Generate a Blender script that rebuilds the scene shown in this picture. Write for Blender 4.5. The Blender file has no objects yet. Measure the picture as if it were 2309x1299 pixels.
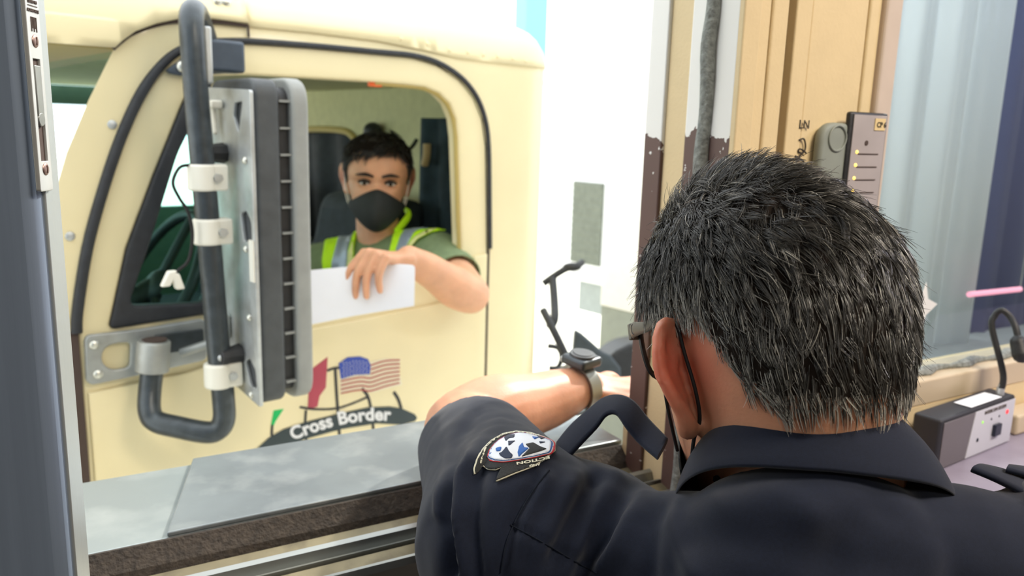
import bpy, bmesh, math, random
import numpy as np
from mathutils import Vector, Matrix, noise
from mathutils.geometry import delaunay_2d_cdt
random.seed(7); rng = np.random.default_rng(7)
SC = bpy.context.scene; COL = SC.collection
PI = math.pi; R_ = math.radians
# ------------------------------------------------------------------ camera
W_, H_, FPX = 2309, 1299, 1800.0
YAW, PIT, ROL = R_(60), R_(11.1), R_(1.7)
CAM = Vector((0, 0, 1.5)); ZU = Vector((0, 0, 1))
_F0 = Vector((math.cos(YAW), math.sin(YAW), 0)); _R0 = Vector((math.sin(YAW), -math.cos(YAW), 0))
CF = _F0*math.cos(PIT) - ZU*math.sin(PIT); _U0 = _F0*math.sin(PIT) + ZU*math.cos(PIT)
CR = _R0*math.cos(ROL) + _U0*math.sin(ROL); CU = _U0*math.cos(ROL) - _R0*math.sin(ROL)
def ray(x, y): return CF + CR*((x-W_/2)/FPX) + CU*((H_/2-y)/FPX)
def P(x, y, d): return CAM + ray(x, y)*d
def on(x, y, p, n):
    r = ray(x, y); return CAM + r*((Vector(p)-CAM).dot(n)/r.dot(n))
def onY(x, y, Y): return on(x, y, (0, Y, 0), Vector((0, 1, 0)))
def onX(x, y, X): return on(x, y, (X, 0, 0), Vector((1, 0, 0)))
def onZ(x, y, z): return on(x, y, (0, 0, z), Vector((0, 0, 1)))
def px(p):
    v = Vector(p)-CAM; d = v.dot(CF); return (W_/2+FPX*v.dot(CR)/d, H_/2-FPX*v.dot(CU)/d, d)
cd = bpy.data.cameras.new('camera'); cam = bpy.data.objects.new('camera', cd); COL.objects.link(cam)
cd.sensor_fit = 'HORIZONTAL'; cd.sensor_width = 36; cd.lens = 36*FPX/W_; cd.clip_start = .02; cd.clip_end = 500
_m = Matrix((CR, CU, -CF)).transposed().to_4x4(); _m.translation = CAM; cam.matrix_world = _m
cd.dof.use_dof = True; cd.dof.focus_distance = .56; cd.dof.aperture_fstop = 8.5
SC.camera = cam
SC.view_settings.view_transform = 'Standard'; SC.view_settings.look = 'None'
SC.view_settings.gamma = 1; SC.view_settings.exposure = 0; SC.view_settings.use_curve_mapping = False
# ------------------------------------------------------------------ materials
def s2l(c): return tuple((v/12.92 if v <= .04045 else ((v+.055)/1.055)**2.4) for v in (x/255 for x in c))
MATS = {}
def mat(name, rgb, rough=.5, metal=0, spec=.5, var=0, vscale=30, bump=0, bscale=200, sss=0, emit=None, estr=0, stretch=None, coat=0, sheen=0, dirt=None, dscale=8, damt=.5, attr=None):
    m = bpy.data.materials.new(name); m.use_nodes = True; nt = m.node_tree; b = nt.nodes['Principled BSDF']
    c = s2l(rgb)+(1,); b.inputs['Base Color'].default_value = c
    b.inputs['Roughness'].default_value = rough; b.inputs['Metallic'].default_value = metal
    b.inputs['Specular IOR Level'].default_value = spec
    b.inputs['Coat Weight'].default_value = coat; b.inputs['Sheen Weight'].default_value = sheen
    L = nt.links.new; N = nt.nodes.new
    tc = N('ShaderNodeTexCoord'); mp = N('ShaderNodeMapping'); L(tc.outputs['Object'], mp.inputs[0])
    if stretch: mp.inputs['Scale'].default_value = stretch
    col = None
    if var:
        n = N('ShaderNodeTexNoise'); n.inputs['Scale'].default_value = vscale; n.inputs['Detail'].default_value = 5; L(mp.outputs[0], n.inputs[0])
        r = N('ShaderNodeValToRGB'); r.color_ramp.elements[0].position = .3; r.color_ramp.elements[1].position = .7
        r.color_ramp.elements[0].color = tuple(v*(1-var) for v in c[:3])+(1,); r.color_ramp.elements[1].color = tuple(min(1, v*(1+var)) for v in c[:3])+(1,)
        L(n.outputs[0], r.inputs[0]); col = r.outputs[0]
    if dirt:
        n = N('ShaderNodeTexNoise'); n.inputs['Scale'].default_value = dscale; n.inputs['Detail'].default_value = 8; L(mp.outputs[0], n.inputs[0])
        r = N('ShaderNodeValToRGB'); r.color_ramp.elements[0].position = .5; r.color_ramp.elements[1].position = .72
        r.color_ramp.elements[0].color = (0,0,0,1); r.color_ramp.elements[1].color = (damt,)*3+(1,)
        L(n.outputs[0], r.inputs[0]); mx = N('ShaderNodeMix'); mx.data_type = 'RGBA'
        L(r.outputs[0], mx.inputs[0]); mx.inputs[6].default_value = c; mx.inputs[7].default_value = s2l(dirt)+(1,)
        if col: L(col, mx.inputs[6])
        col = mx.outputs[2]
    if attr:
        a = N('ShaderNodeAttribute'); a.attribute_name = 'tint'; mx = N('ShaderNodeMix'); mx.data_type = 'RGBA'
        L(a.outputs['Fac'], mx.inputs[0]); mx.inputs[6].default_value = c; mx.inputs[7].default_value = s2l(attr)+(1,)
        if col: L(col, mx.inputs[6])
        col = mx.outputs[2]
    if col: L(col, b.inputs['Base Color'])
    if bump:
        n = N('ShaderNodeTexNoise'); n.inputs['Scale'].default_value = bscale; n.inputs['Detail'].default_value = 4; L(mp.outputs[0], n.inputs[0])
        bp = N('ShaderNodeBump'); bp.inputs['Strength'].default_value = bump; bp.inputs['Distance'].default_value = .002
        L(n.outputs[0], bp.inputs['Height']); L(bp.outputs[0], b.inputs['Normal'])
    if sss:
        b.inputs['Subsurface Weight'].default_value = sss; b.inputs['Subsurface Radius'].default_value = (1, .35, .2); b.inputs['Subsurface Scale'].default_value = .012
    if emit:
        b.inputs['Emission Color'].default_value = s2l(emit)+(1,); b.inputs['Emission Strength'].default_value = estr
    MATS[name] = m; return m
def glass(name, tint, refl=.08, rough=0.0):
    m = bpy.data.materials.new(name); m.use_nodes = True; nt = m.node_tree; nt.nodes.remove(nt.nodes['Principled BSDF'])
    N = nt.nodes.new; L = nt.links.new; o = nt.nodes['Material Output']
    t = N('ShaderNodeBsdfTransparent'); t.inputs[0].default_value = tuple(tint)+(1,)
    g = N('ShaderNodeBsdfGlossy'); g.inputs[0].default_value = (1,1,1,1); g.inputs['Roughness'].default_value = rough
    f = N('ShaderNodeFresnel'); f.inputs[0].default_value = 1.45; mx = N('ShaderNodeMixShader')
    ge = N('ShaderNodeNewGeometry'); ml = N('ShaderNodeMath'); ml.operation = 'MULTIPLY'; iv = N('ShaderNodeMath'); iv.operation = 'SUBTRACT'; iv.inputs[0].default_value = 1
    L(ge.outputs['Backfacing'], iv.inputs[1]); L(iv.outputs[0], ml.inputs[0]); L(f.outputs[0], ml.inputs[1]); L(ml.outputs[0], mx.inputs[0]); L(t.outputs[0], mx.inputs[1]); L(g.outputs[0], mx.inputs[2]); L(mx.outputs[0], o.inputs[0])
    MATS[name] = m; return m
def peel(name, top, under, zc, amp=.05, nscale=30):
    """old paint worn off to primer below a ragged line"""
    m = bpy.data.materials.new(name); m.use_nodes = True; nt = m.node_tree; b = nt.nodes['Principled BSDF']; N = nt.nodes.new; L = nt.links.new
    b.inputs['Roughness'].default_value = .55
    tc = N('ShaderNodeTexCoord'); sp = N('ShaderNodeSeparateXYZ'); L(tc.outputs['Object'], sp.inputs[0])
    n = N('ShaderNodeTexNoise'); n.inputs['Scale'].default_value = nscale; n.inputs['Detail'].default_value = 6; L(tc.outputs['Object'], n.inputs[0])
    ma = N('ShaderNodeMath'); ma.operation = 'MULTIPLY_ADD'; L(n.outputs[0], ma.inputs[0]); ma.inputs[1].default_value = -amp*4; L(sp.outputs[2], ma.inputs[2])
    gt = N('ShaderNodeMath'); gt.operation = 'GREATER_THAN'; L(ma.outputs[0], gt.inputs[0]); gt.inputs[1].default_value = zc-amp*2
    n2 = N('ShaderNodeTexNoise'); n2.inputs['Scale'].default_value = nscale*2; n2.inputs['Detail'].default_value = 6; L(tc.outputs['Object'], n2.inputs[0])
    g2 = N('ShaderNodeMath'); g2.operation = 'GREATER_THAN'; L(n2.outputs[0], g2.inputs[0]); g2.inputs[1].default_value = .68
    mxx = N('ShaderNodeMath'); mxx.operation = 'MAXIMUM'; L(gt.outputs[0], mxx.inputs[0]); L(g2.outputs[0], mxx.inputs[1])
    mx = N('ShaderNodeMix'); mx.data_type = 'RGBA'; L(mxx.outputs[0], mx.inputs[0]); mx.inputs[6].default_value = s2l(under)+(1,); mx.inputs[7].default_value = s2l(top)+(1,)
    L(mx.outputs[2], b.inputs['Base Color']); MATS[name] = m; return m
mat('cream', (238,224,180), .38, spec=.45, var=.03, vscale=6, coat=.15)
mat('cream_dark', (196,180,120), .6)
mat('gasket', (44,46,50), .6, var=.2, vscale=60)
mat('black_plastic', (40,41,43), .5, var=.2, vscale=50, bump=.2)
mat('dark_plastic', (72,75,77), .5, var=.15, vscale=40, bump=.15)
mat('rib_grey', (150,152,148), .5, var=.08)
mat('tube_metal', (66,72,76), .36, metal=.35, var=.25, vscale=50)
mat('zinc', (196,200,200), .42, metal=.55, var=.12, vscale=25, dirt=(120,112,96), dscale=18, damt=.4)
mat('white_plastic', (232,230,218), .4)
mat('galv', (172,176,174), .5, metal=.5, var=.2, vscale=14, dirt=(110,100,84), dscale=9, damt=.5)
mat('bolt', (216,216,206), .3, metal=.8)
mat('slate', (70,80,92), .45, metal=.2, var=.15)
mat('brown_gap', (74,60,54), .8)
mat('olive_trim', (206,202,156), .8, var=.06)
mat('tan_trim', (190,168,100), .6)
mat('headliner', (196,194,150), .85, var=.1)
mat('cab_dark', (38,44,48), .8, var=.3)
mat('curtain', (52,70,80), .85, var=.25, vscale=20)
mat('seat_fabric', (48,58,64), .85, var=.2)
mat('dash', (60,76,72), .6, var=.2)
mat('steel', (176,182,182), .36, metal=.55, var=.12, vscale=6, stretch=(1,1,.05), bump=.06, bscale=300)
mat('steel_dark', (128,142,162), .5, metal=.25, var=.08, vscale=90, stretch=(1,1,.03), bump=.05, bscale=400)
mat('steel_sill', (146,154,154), .36, metal=.45, var=.10, vscale=5, dirt=(214,218,214), dscale=14, damt=.3, bump=.04, bscale=120)
mat('steel_plate', (136,143,145), .36, metal=.55, var=.22, vscale=7, dirt=(220,222,218), dscale=22, damt=.22, bump=.05, bscale=90)
mat('lockplate', (196,198,196), .45, metal=.6, var=.06)
mat('screw', (150,126,118), .4, metal=.8)
mat('felt', (56,48,40), .95, var=.4, vscale=160, bump=.8, bscale=300)
mat('track', (120,110,84), .45, metal=.5, var=.25, vscale=20, dirt=(70,60,44), dscale=30, damt=.7)
mat('alu', (150,152,148), .35, metal=.8, var=.15, stretch=(.1,1,1))
mat('unlit_wall', (34,32,32), .7, var=.2)  # near-black colour carries the shade of the unlit wall
mat('wall_cream', (226,204,160), .6, var=.03, bump=.15, bscale=250)
mat('wall_room', (150,146,138), .8, var=.05)
mat('ceil', (190,188,180), .9, var=.04)
mat('floor_m', (90,86,82), .8, var=.2, vscale=20)
mat('post_pink', (206,190,176), .5, var=.03)
mat('white_paint', (238,238,234), .5, var=.04, vscale=14)
peel('peel_white', (240,240,236), (96,72,66), 1.50, .02, 45)
peel('peel_cream', (206,190,150), (92,64,58), 1.485, .02, 30)
mat('rope', (136,140,136), .95, var=.35, vscale=150, bump=1, bscale=260)
mat('ink', (52,46,40), .8)
mat('cab_teal', (104,134,124), .8, var=.06)
mat('orange', (240,110,50), .4)
mat('box_grey', (140,146,138), .6, var=.08)
mat('panel_face', (172,164,164), .45, var=.06)
mat('led', (250,214,110), .4, emit=(255,206,90), estr=2.5)
mat('led_green', (150,220,90), .4, emit=(150,230,70), estr=.8)
mat('label_tan', (226,202,150), .6)
mat('paper', (244,246,252), .7, var=.01)
mat('skin_a', (200,144,114), .5, sss=.4, var=.09, vscale=38, bump=.12, bscale=380, attr=(224,92,72))
mat('skin_b', (228,172,136), .5, sss=.2, var=.08, vscale=30, bump=.1, bscale=300, attr=(176,84,64))
mat('navy', (14,22,40), .82, spec=.2, var=.14, vscale=500, bump=.12, bscale=2200, sheen=.15)
mat('navy_dark', (20,26,38), .85, spec=.2)
mat('trouser', (24,30,44), .85)
mat('shoe', (20,20,20), .4)
mat('olive_shirt', (128,146,108), .85, var=.08, vscale=60, bump=.3, bscale=600)
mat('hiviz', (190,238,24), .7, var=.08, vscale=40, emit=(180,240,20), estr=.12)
mat('hiviz_pale', (236,240,160), .7)
mat('reflective', (158,172,188), .35, metal=.2)
mat('mask_black', (38,42,42), .75, var=.12, vscale=90, bump=.2, bscale=700)
mat('cord', (18,18,20), .7)
mat('eye_white', (226,220,212), .25)
mat('iris', (34,22,16), .2)
mat('brow', (40,32,28), .8)
mat('frame_grey', (112,110,102), .45, metal=.2, var=.1)
mat('frame_black', (30,31,33), .4)
glass('lens', (.93,.96,.94))
glass('vent_tint', (.52,.92,.86))
glass('shield_tint', (.72,.88,.88))
glass('side_tint', (.85,.885,.90))
mat('patch_black', (34,36,36), .8, var=.25, vscale=600, bump=.4, bscale=1500)
mat('patch_thread', (214,212,190), .7)
mat('patch_white', (226,232,240), .7, var=.05)
mat('patch_blue', (34,92,170), .7)
mat('patch_navy', (28,40,66), .7)
mat('patch_red', (204,38,52), .7)
mat('red_flag', (178,70,86), .6, var=.06)
mat('red_stripe', (184,92,84), .6)
mat('blue_flag', (58,80,170), .6)
mat('flag_white', (232,224,196), .6)
mat('green_flag', (12,186,96), .6)
mat('banner', (50,62,64), .6)
mat('letter_white', (232,232,232), .6)
mat('ground_m', (226,222,206), .9, var=.06, vscale=3)
mat('trailer_white', (238,240,244), .5, var=.02)
mat('skirt_grey', (150,158,156), .6, var=.06)
mat('grille', (112,118,106), .6, var=.15, vscale=30)
mat('rubber', (62,70,76), .7, var=.15)
mat('blue_post', (120,186,220), .5)
mat('navy_wall', (74,84,118), .7, var=.12, vscale=4)
mat('pink_streak', (240,180,196), .4, emit=(255,150,176), estr=1.2)  # glow stands in for a reflected streak, no lamp hangs there
mat('intercom_black', (46,46,52), .5, bump=.2, bscale=700)
mat('intercom_grey', (112,106,110), .5)
mat('intercom_panel', (206,206,214), .4)
mat('switch', (24,32,50), .3)
mat('red_led', (236,70,80), .4, emit=(255,40,50), estr=1)
mat('counter_m', (150,142,158), .4, var=.06)
mat('counter_trim', (206,188,160), .5)
def hair_mat(name, dark, grey, rough=.38):
    m = bpy.data.materials.new(name); m.use_nodes = True; nt = m.node_tree; b = nt.nodes['Principled BSDF']; N = nt.nodes.new; L = nt.links.new
    a = N('ShaderNodeAttribute'); a.attribute_name = 'tint'; mx = N('ShaderNodeMix'); mx.data_type = 'RGBA'
    L(a.outputs['Fac'], mx.inputs[0]); mx.inputs[6].default_value = s2l(dark)+(1,); mx.inputs[7].default_value = s2l(grey)+(1,)
    L(mx.outputs[2], b.inputs['Base Color']); b.inputs['Roughness'].default_value = rough; b.inputs['Specular IOR Level'].default_value = .75; MATS[name] = m
mat('scalp_dark', (34,28,24), .95, spec=.1)
hair_mat('hair_salt', (15,13,12), (212,208,198), .24); hair_mat('hair_black', (26,25,26), (64,62,62))
def sheetmat(name, rgb, k=.55, ro=.35):
    m = bpy.data.materials.new(name); m.use_nodes = True; nt = m.node_tree; b = nt.nodes['Principled BSDF']; N = nt.nodes.new; L = nt.links.new
    b.inputs['Base Color'].default_value = s2l(rgb)+(1,); b.inputs['Roughness'].default_value = ro; t = N('ShaderNodeBsdfTranslucent'); t.inputs[0].default_value = s2l(rgb)+(1,)
    mx = N('ShaderNodeMixShader'); mx.inputs[0].default_value = k; L(b.outputs[0], mx.inputs[1]); L(t.outputs[0], mx.inputs[2]); L(mx.outputs[0], nt.nodes['Material Output'].inputs[0]); MATS[name] = m
sheetmat('sheet_blue', (224,228,230)); sheetmat('navy_sheet', (112,120,156), .35, .9)
# ------------------------------------------------------------------ mesh helpers
class MB:
    def __init__(s): s.v = []; s.f = []; s.mi = []
    def add(s, vs, fs, mi=0):
        o = len(s.v); s.v += [tuple(v) for v in vs]; s.f += [tuple(i+o for i in f) for f in fs]; s.mi += [mi]*len(fs); return s
    def box(s, c, sx, sy, sz, ax=None, mi=0):
        ax = ax or (Vector((1,0,0)), Vector((0,1,0)), Vector((0,0,1))); c = Vector(c)
        vs = [c+ax[0]*(sx/2*i)+ax[1]*(sy/2*j)+ax[2]*(sz/2*k) for i in (-1,1) for j in (-1,1) for k in (-1,1)]
        return s.add(vs, [(0,1,3,2),(4,6,7,5),(0,4,5,1),(2,3,7,6),(0,2,6,4),(1,5,7,3)], mi)
    def bx(s, x0, x1, y0, y1, z0, z1, mi=0): return s.box(((x0+x1)/2,(y0+y1)/2,(z0+z1)/2), x1-x0, y1-y0, z1-z0, None, mi)
    def cyl(s, a, b, r, n=20, r2=None, mi=0):
        a = Vector(a); b = Vector(b); d = (b-a).normalized(); u = d.orthogonal().normalized(); w = d.cross(u); r2 = r if r2 is None else r2
        vs = [a+(u*math.cos(t)+w*math.sin(t))*r for t in (2*PI*i/n for i in range(n))]+[b+(u*math.cos(t)+w*math.sin(t))*r2 for t in (2*PI*i/n for i in range(n))]
        return s.add(vs, [(i,(i+1)%n,n+(i+1)%n,n+i) for i in range(n)]+[tuple(range(n))[::-1], tuple(range(n,2*n))], mi)
    def dome(s, c, nrm, r, h=.6, n=16, mi=0):
        c = Vector(c); d = Vector(nrm).normalized(); u = d.orthogonal().normalized(); w = d.cross(u); vs = []; fs = []; K = 5
        for k in range(K):
            a = PI/2*k/K
            for i in range(n): t = 2*PI*i/n; vs.append(c+(u*math.cos(t)+w*math.sin(t))*(r*math.cos(a))+d*(r*h*math.sin(a)))
        vs.append(c+d*(r*h))
        for k in range(K-1):
            for i in range(n): fs.append((k*n+i, k*n+(i+1)%n, (k+1)*n+(i+1)%n, (k+1)*n+i))
        for i in range(n): fs.append(((K-1)*n+i, (K-1)*n+(i+1)%n, K*n))
        fs.append(tuple(range(n))[::-1]); return s.add(vs, fs, mi)
    def ell(s, c, rx, ry, rz, ax=None, n=20, m=12, mi=0):
        ax = ax or (Vector((1,0,0)), Vector((0,1,0)), Vector((0,0,1))); c = Vector(c); vs = [c-ax[2]*rz]; fs = []
        for k in range(1, m):
            a = -PI/2+PI*k/m
            for i in range(n): t = 2*PI*i/n; vs.append(c+ax[0]*(rx*math.cos(a)*math.cos(t))+ax[1]*(ry*math.cos(a)*math.sin(t))+ax[2]*(rz*math.sin(a)))
        vs.append(c+ax[2]*rz); top = len(vs)-1
        for i in range(n): fs.append((0, 1+(i+1)%n, 1+i))
        for k in range(m-2):
            for i in range(n): a = 1+k*n; fs.append((a+i, a+(i+1)%n, a+n+(i+1)%n, a+n+i))
        a = 1+(m-2)*n
        for i in range(n): fs.append((a+i, a+(i+1)%n, top))
        return s.add(vs, fs, mi)
    def loft(s, rings, closed=True, cap=True, mi=0):
        n = len(rings[0]); vs = [p for r in rings for p in r]; fs = []
        for k in range(len(rings)-1):
            for i in range(n if closed else n-1): j = (i+1)%n; fs.append((k*n+i, k*n+j, (k+1)*n+j, (k+1)*n+i))
        if cap and closed: fs.append(tuple(range(n))[::-1]); fs.append(tuple((len(rings)-1)*n+i for i in range(n)))
        return s.add(vs, fs, mi)
    def tube(s, pts, r, n=12, sub=6, mi=0, flat=None, closed=False, cap=True):
        pts = [Vector(p) for p in pts]
        rr = list(r) if hasattr(r, '__len__') else [r]*len(pts)
        if sub > 1: pts, rr = crom(pts, rr, sub, closed)
        N = len(pts); T = [(pts[min(i+1,N-1)]-pts[max(i-1,0)]).normalized() for i in range(N)]
        if closed: T = [(pts[(i+1)%N]-pts[i-1]).normalized() for i in range(N)]
        u = T[0].orthogonal().normalized()
        if flat: u = (flat[0]-T[0]*flat[0].dot(T[0])).normalized()
        rings = []
        for i in range(N):
            u = (u-T[i]*u.dot(T[i])).normalized(); w = T[i].cross(u)
            if flat: u = (flat[0]-T[i]*flat[0].dot(T[i])).normalized(); w = T[i].cross(u)
            fl = flat[1] if flat else 1
            rings.append([pts[i]+u*(math.cos(t)*rr[i])+w*(math.sin(t)*rr[i]*fl) for t in (2*PI*k/n for k in range(n))])
        if closed: rings.append(rings[0]); cap = False
        return s.loft(rings, True, cap, mi)
    def chain(s, pts, rr, n=16, sub=5, flat=None):
        """tapered limb with round ends"""
        pts = [Vector(p) for p in pts]; pts2, r2 = crom(pts, list(rr), sub)
        a = (pts2[1]-pts2[0]).normalized(); b = (pts2[-1]-pts2[-2]).normalized(); P2 = []; Rr = []
        for k in (0, 1, 2, 3): t = R_(4+k*28); P2.append(pts2[0]-a*(r2[0]*math.cos(t))); Rr.append(r2[0]*math.sin(t))
        P2 += pts2; Rr += r2
        for k in (3, 2, 1, 0): t = R_(4+k*28); P2.append(pts2[-1]+b*(r2[-1]*math.cos(t))); Rr.append(r2[-1]*math.sin(t))
        return s.tube(P2, Rr, n, 1, 0, flat)
    def ribbon(s, A, B, th, sub=6, mi=0):
        """cloth band between two edge lines with its own thickness"""
        A = crom([Vector(p) for p in A], [0]*len(A), sub)[0]; B = crom([Vector(p) for p in B], [0]*len(B), sub)[0]; rings = []
        for i in range(len(A)):
            t = A[min(i+1,len(A)-1)]-A[max(i-1,0)]; n = t.cross(B[i]-A[i]).normalized()*(th/2); m = (A[i]+B[i])/2
            rings.append([A[i]+n*.5, A[i].lerp(B[i],.1)+n, m+n*1.3, A[i].lerp(B[i],.9)+n, B[i]+n*.5, B[i]-n*.5, A[i].lerp(B[i],.9)-n, m-n*.7, A[i].lerp(B[i],.1)-n, A[i]-n*.5])
        return s.loft(rings, True, True, mi)
    def mesh(s, name, smooth=True, angle=40):
        me = bpy.data.meshes.new(name); me.from_pydata(s.v, [], s.f); me.update()
        bm = bmesh.new(); bm.from_mesh(me); bmesh.ops.recalc_face_normals(bm, faces=bm.faces); bm.to_mesh(me); bm.free()
        if smooth:
            for p in me.polygons: p.use_smooth = True
            me.set_sharp_from_angle(angle=R_(angle))
        if any(s.mi): me.polygons.foreach_set('material_index', s.mi)
        return me
def crom(pts, rr, sub, closed=False):
    out = []; ro = []; N = len(pts)
    for i in range(N if closed else N-1):
        if closed: p0, p1, p2, p3 = pts[i-1], pts[i], pts[(i+1)%N], pts[(i+2)%N]; r1, r2 = rr[i], rr[(i+1)%N]
        else: p0, p1, p2, p3 = pts[max(i-1,0)], pts[i], pts[i+1], pts[min(i+2,N-1)]; r1, r2 = rr[i], rr[i+1]
        for k in range(sub):
            t = k/sub; t2 = t*t; t3 = t2*t
            out.append(.5*((2*p1)+(p2-p0)*t+(2*p0-5*p1+4*p2-p3)*t2+(3*p1-p0-3*p2+p3)*t3)); st = t*t*(3-2*t); ro.append(r1+(r2-r1)*st)
    if not closed: out.append(pts[-1]); ro.append(rr[-1])
    return out, ro
def link(name, me, mats, parent=None):
    o = bpy.data.objects.new(name, me); COL.objects.link(o)
    for m in (mats if isinstance(mats, (list, tuple)) else [mats]): me.materials.append(MATS[m])
    if parent:
        o.parent = parent
        if parent.type == 'EMPTY': o.matrix_parent_inverse = Matrix.Translation(-parent.location)
    return o
def obj(name, mb, mats, parent=None, smooth=True, bevel=0, angle=40, label=None):
    o = link(name, mb.mesh(name, smooth, angle), mats, parent)
    if bevel: b = o.modifiers.new('b', 'BEVEL'); b.width = bevel; b.segments = 3; b.limit_method = 'ANGLE'; b.angle_limit = R_(50)
    if label: o['label'] = label
    return o
def thing(name, label, cat, loc, group=None):
    o = bpy.data.objects.new(name, None); COL.objects.link(o); o.location = Vector(loc); o.empty_display_size = .05
    o['label'] = label; o['category'] = cat
    if group: o['group'] = group
    return o
def tag(o, label, cat, group=None):
    o['label'] = label; o['category'] = cat
    if group: o['group'] = group
    return o
def struct(name, mb, m, parent=None, **k):
    o = obj(name, mb, m, parent, **k)
    if not parent: o['kind'] = 'structure'
    return o
def ev_mesh(o, name):
    dg = bpy.context.evaluated_depsgraph_get(); dg.update(); me = bpy.data.meshes.new_from_object(o.evaluated_get(dg)); me.name = name
    d = o.data; bpy.data.objects.remove(o)
    return me
def plate(fr, outer, holes=(), th=.01, bev=.002, smooth=0):
    """flat sheet with real thickness: outline and holes in the (a,b) coordinates of a frame (origin, ea, eb, en); front face at en*0"""
    cu = bpy.data.curves.new('c', 'CURVE'); cu.dimensions = '2D'; cu.fill_mode = 'BOTH'; cu.extrude = max(th/2-bev, 0); cu.bevel_depth = bev; cu.bevel_resolution = 3; cu.offset = -bev
    for pl in [outer]+list(holes):
        if smooth: pl = [tuple(v)[:2] for v in crom([Vector((p[0],p[1],0)) for p in pl], [0]*len(pl), smooth, True)[0]]
        s = cu.splines.new('POLY'); s.points.add(len(pl)-1); s.use_cyclic_u = True
        for i, p in enumerate(pl): s.points[i].co = (p[0], p[1], 0, 1)
    o = bpy.data.objects.new('c', cu); COL.objects.link(o); me = ev_mesh(o, 'plate'); bpy.data.curves.remove(cu)
    me.materials.clear(); O, ea, eb, en = fr; M = Matrix((ea, eb, en)).transposed().to_4x4(); M.translation = Vector(O)-Vector(en)*(th/2); me.transform(M)
    bm = bmesh.new(); bm.from_mesh(me); bmesh.ops.remove_doubles(bm, verts=bm.verts, dist=1e-5); bmesh.ops.recalc_face_normals(bm, faces=bm.faces); bm.to_mesh(me); bm.free()
    for p in me.polygons: p.use_smooth = True
    me.set_sharp_from_angle(angle=R_(35)); return me
def inpoly(x, y, pl):
    c = False; j = len(pl)-1
    for i in range(len(pl)):
        xi, yi = pl[i][0], pl[i][1]; xj, yj = pl[j][0], pl[j][1]
        if (yi > y) != (yj > y) and x < (xj-xi)*(y-yi)/(yj-yi+1e-12)+xi: c = not c
        j = i
    return c
def cdt(outer, holes, step, mapf):
    vs = []; ed = []
    for pl in [outer]+list(holes):
        dense = []
        for i, p in enumerate(pl):
            q = pl[(i+1)%len(pl)]; L = math.hypot(q[0]-p[0], q[1]-p[1]); k = max(1, int(L/step))
            dense += [(p[0]+(q[0]-p[0])*t/k, p[1]+(q[1]-p[1])*t/k) for t in range(k)]
        o = len(vs); vs += dense; ed += [(o+i, o+(i+1)%len(dense)) for i in range(len(dense))]
    xs = [p[0] for p in outer]; ys = [p[1] for p in outer]; x = min(xs)+step/2
    while x < max(xs):
        y = min(ys)+step/2
        while y < max(ys):
            if inpoly(x, y, outer) and not any(inpoly(x, y, h) for h in holes): vs.append((x, y))
            y += step
        x += step
    r = delaunay_2d_cdt([Vector(v) for v in vs], ed, [], 0, 1e-6); V = r[0]; mb = MB(); fs = []
    for f in r[2]:
        cx = sum(V[i][0] for i in f)/len(f); cy = sum(V[i][1] for i in f)/len(f)
        if inpoly(cx, cy, outer) and not any(inpoly(cx, cy, h) for h in holes): fs.append(tuple(f))
    return mb.add([mapf(v[0], v[1]) for v in V], fs)
def text_mesh(body, size, fr, bold=0, th=.0006, align='CENTER', space=1, shear=0):
    cu = bpy.data.curves.new('t', 'FONT'); cu.body = body; cu.size = size; cu.extrude = th/2; cu.align_x = align; cu.offset = bold*size; cu.space_character = space; cu.shear = shear; cu.resolution_u = 4
    o = bpy.data.objects.new('t', cu); COL.objects.link(o); me = ev_mesh(o, 'lettering'); bpy.data.curves.remove(cu); me.materials.clear()
    if fr:
        O, ea, eb, en = fr; M = Matrix((ea, eb, en)).transposed().to_4x4(); M.translation = Vector(O); me.transform(M)
    return me
def remesh(mb, vox, it=4, fac=.5, name='m'):
    me = mb.mesh(name, False); o = bpy.data.objects.new(name, me); COL.objects.link(o)
    r = o.modifiers.new('r', 'REMESH'); r.mode = 'VOXEL'; r.voxel_size = vox; r.use_smooth_shade = True
    if it: s = o.modifiers.new('s', 'SMOOTH'); s.factor = fac; s.iterations = it
    m2 = ev_mesh(o, name)
    for p in m2.polygons: p.use_smooth = True
    return m2
def verts_np(me): a = np.empty(len(me.vertices)*3, np.float32); me.vertices.foreach_get('co', a); return a.reshape(-1, 3)
def norms_np(me): a = np.empty(len(me.vertices)*3, np.float32); me.vertices.foreach_get('normal', a); return a.reshape(-1, 3)
def tint(me, vals):
    at = me.attributes.new('tint', 'FLOAT', 'POINT'); at.data.foreach_set('value', np.asarray(vals, np.float32))
def pxn(V):
    """picture coordinates of many points, used to lay folds where the cloth has them"""
    d = V-np.array(CAM); k = d@np.array(CF); return W_/2+FPX*(d@np.array(CR))/k, H_/2-FPX*(d@np.array(CU))/k, k
def seg_dist(x, y, pl):
    best = np.full(x.shape, 1e9); sg = np.zeros(x.shape)
    for (x0, y0), (x1, y1) in zip(pl[:-1], pl[1:]):
        dx, dy = x1-x0, y1-y0; t = np.clip(((x-x0)*dx+(y-y0)*dy)/(dx*dx+dy*dy), 0, 1); d = np.hypot(x-x0-t*dx, y-y0-t*dy)
        best = np.minimum(best, d)
    return best
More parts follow.
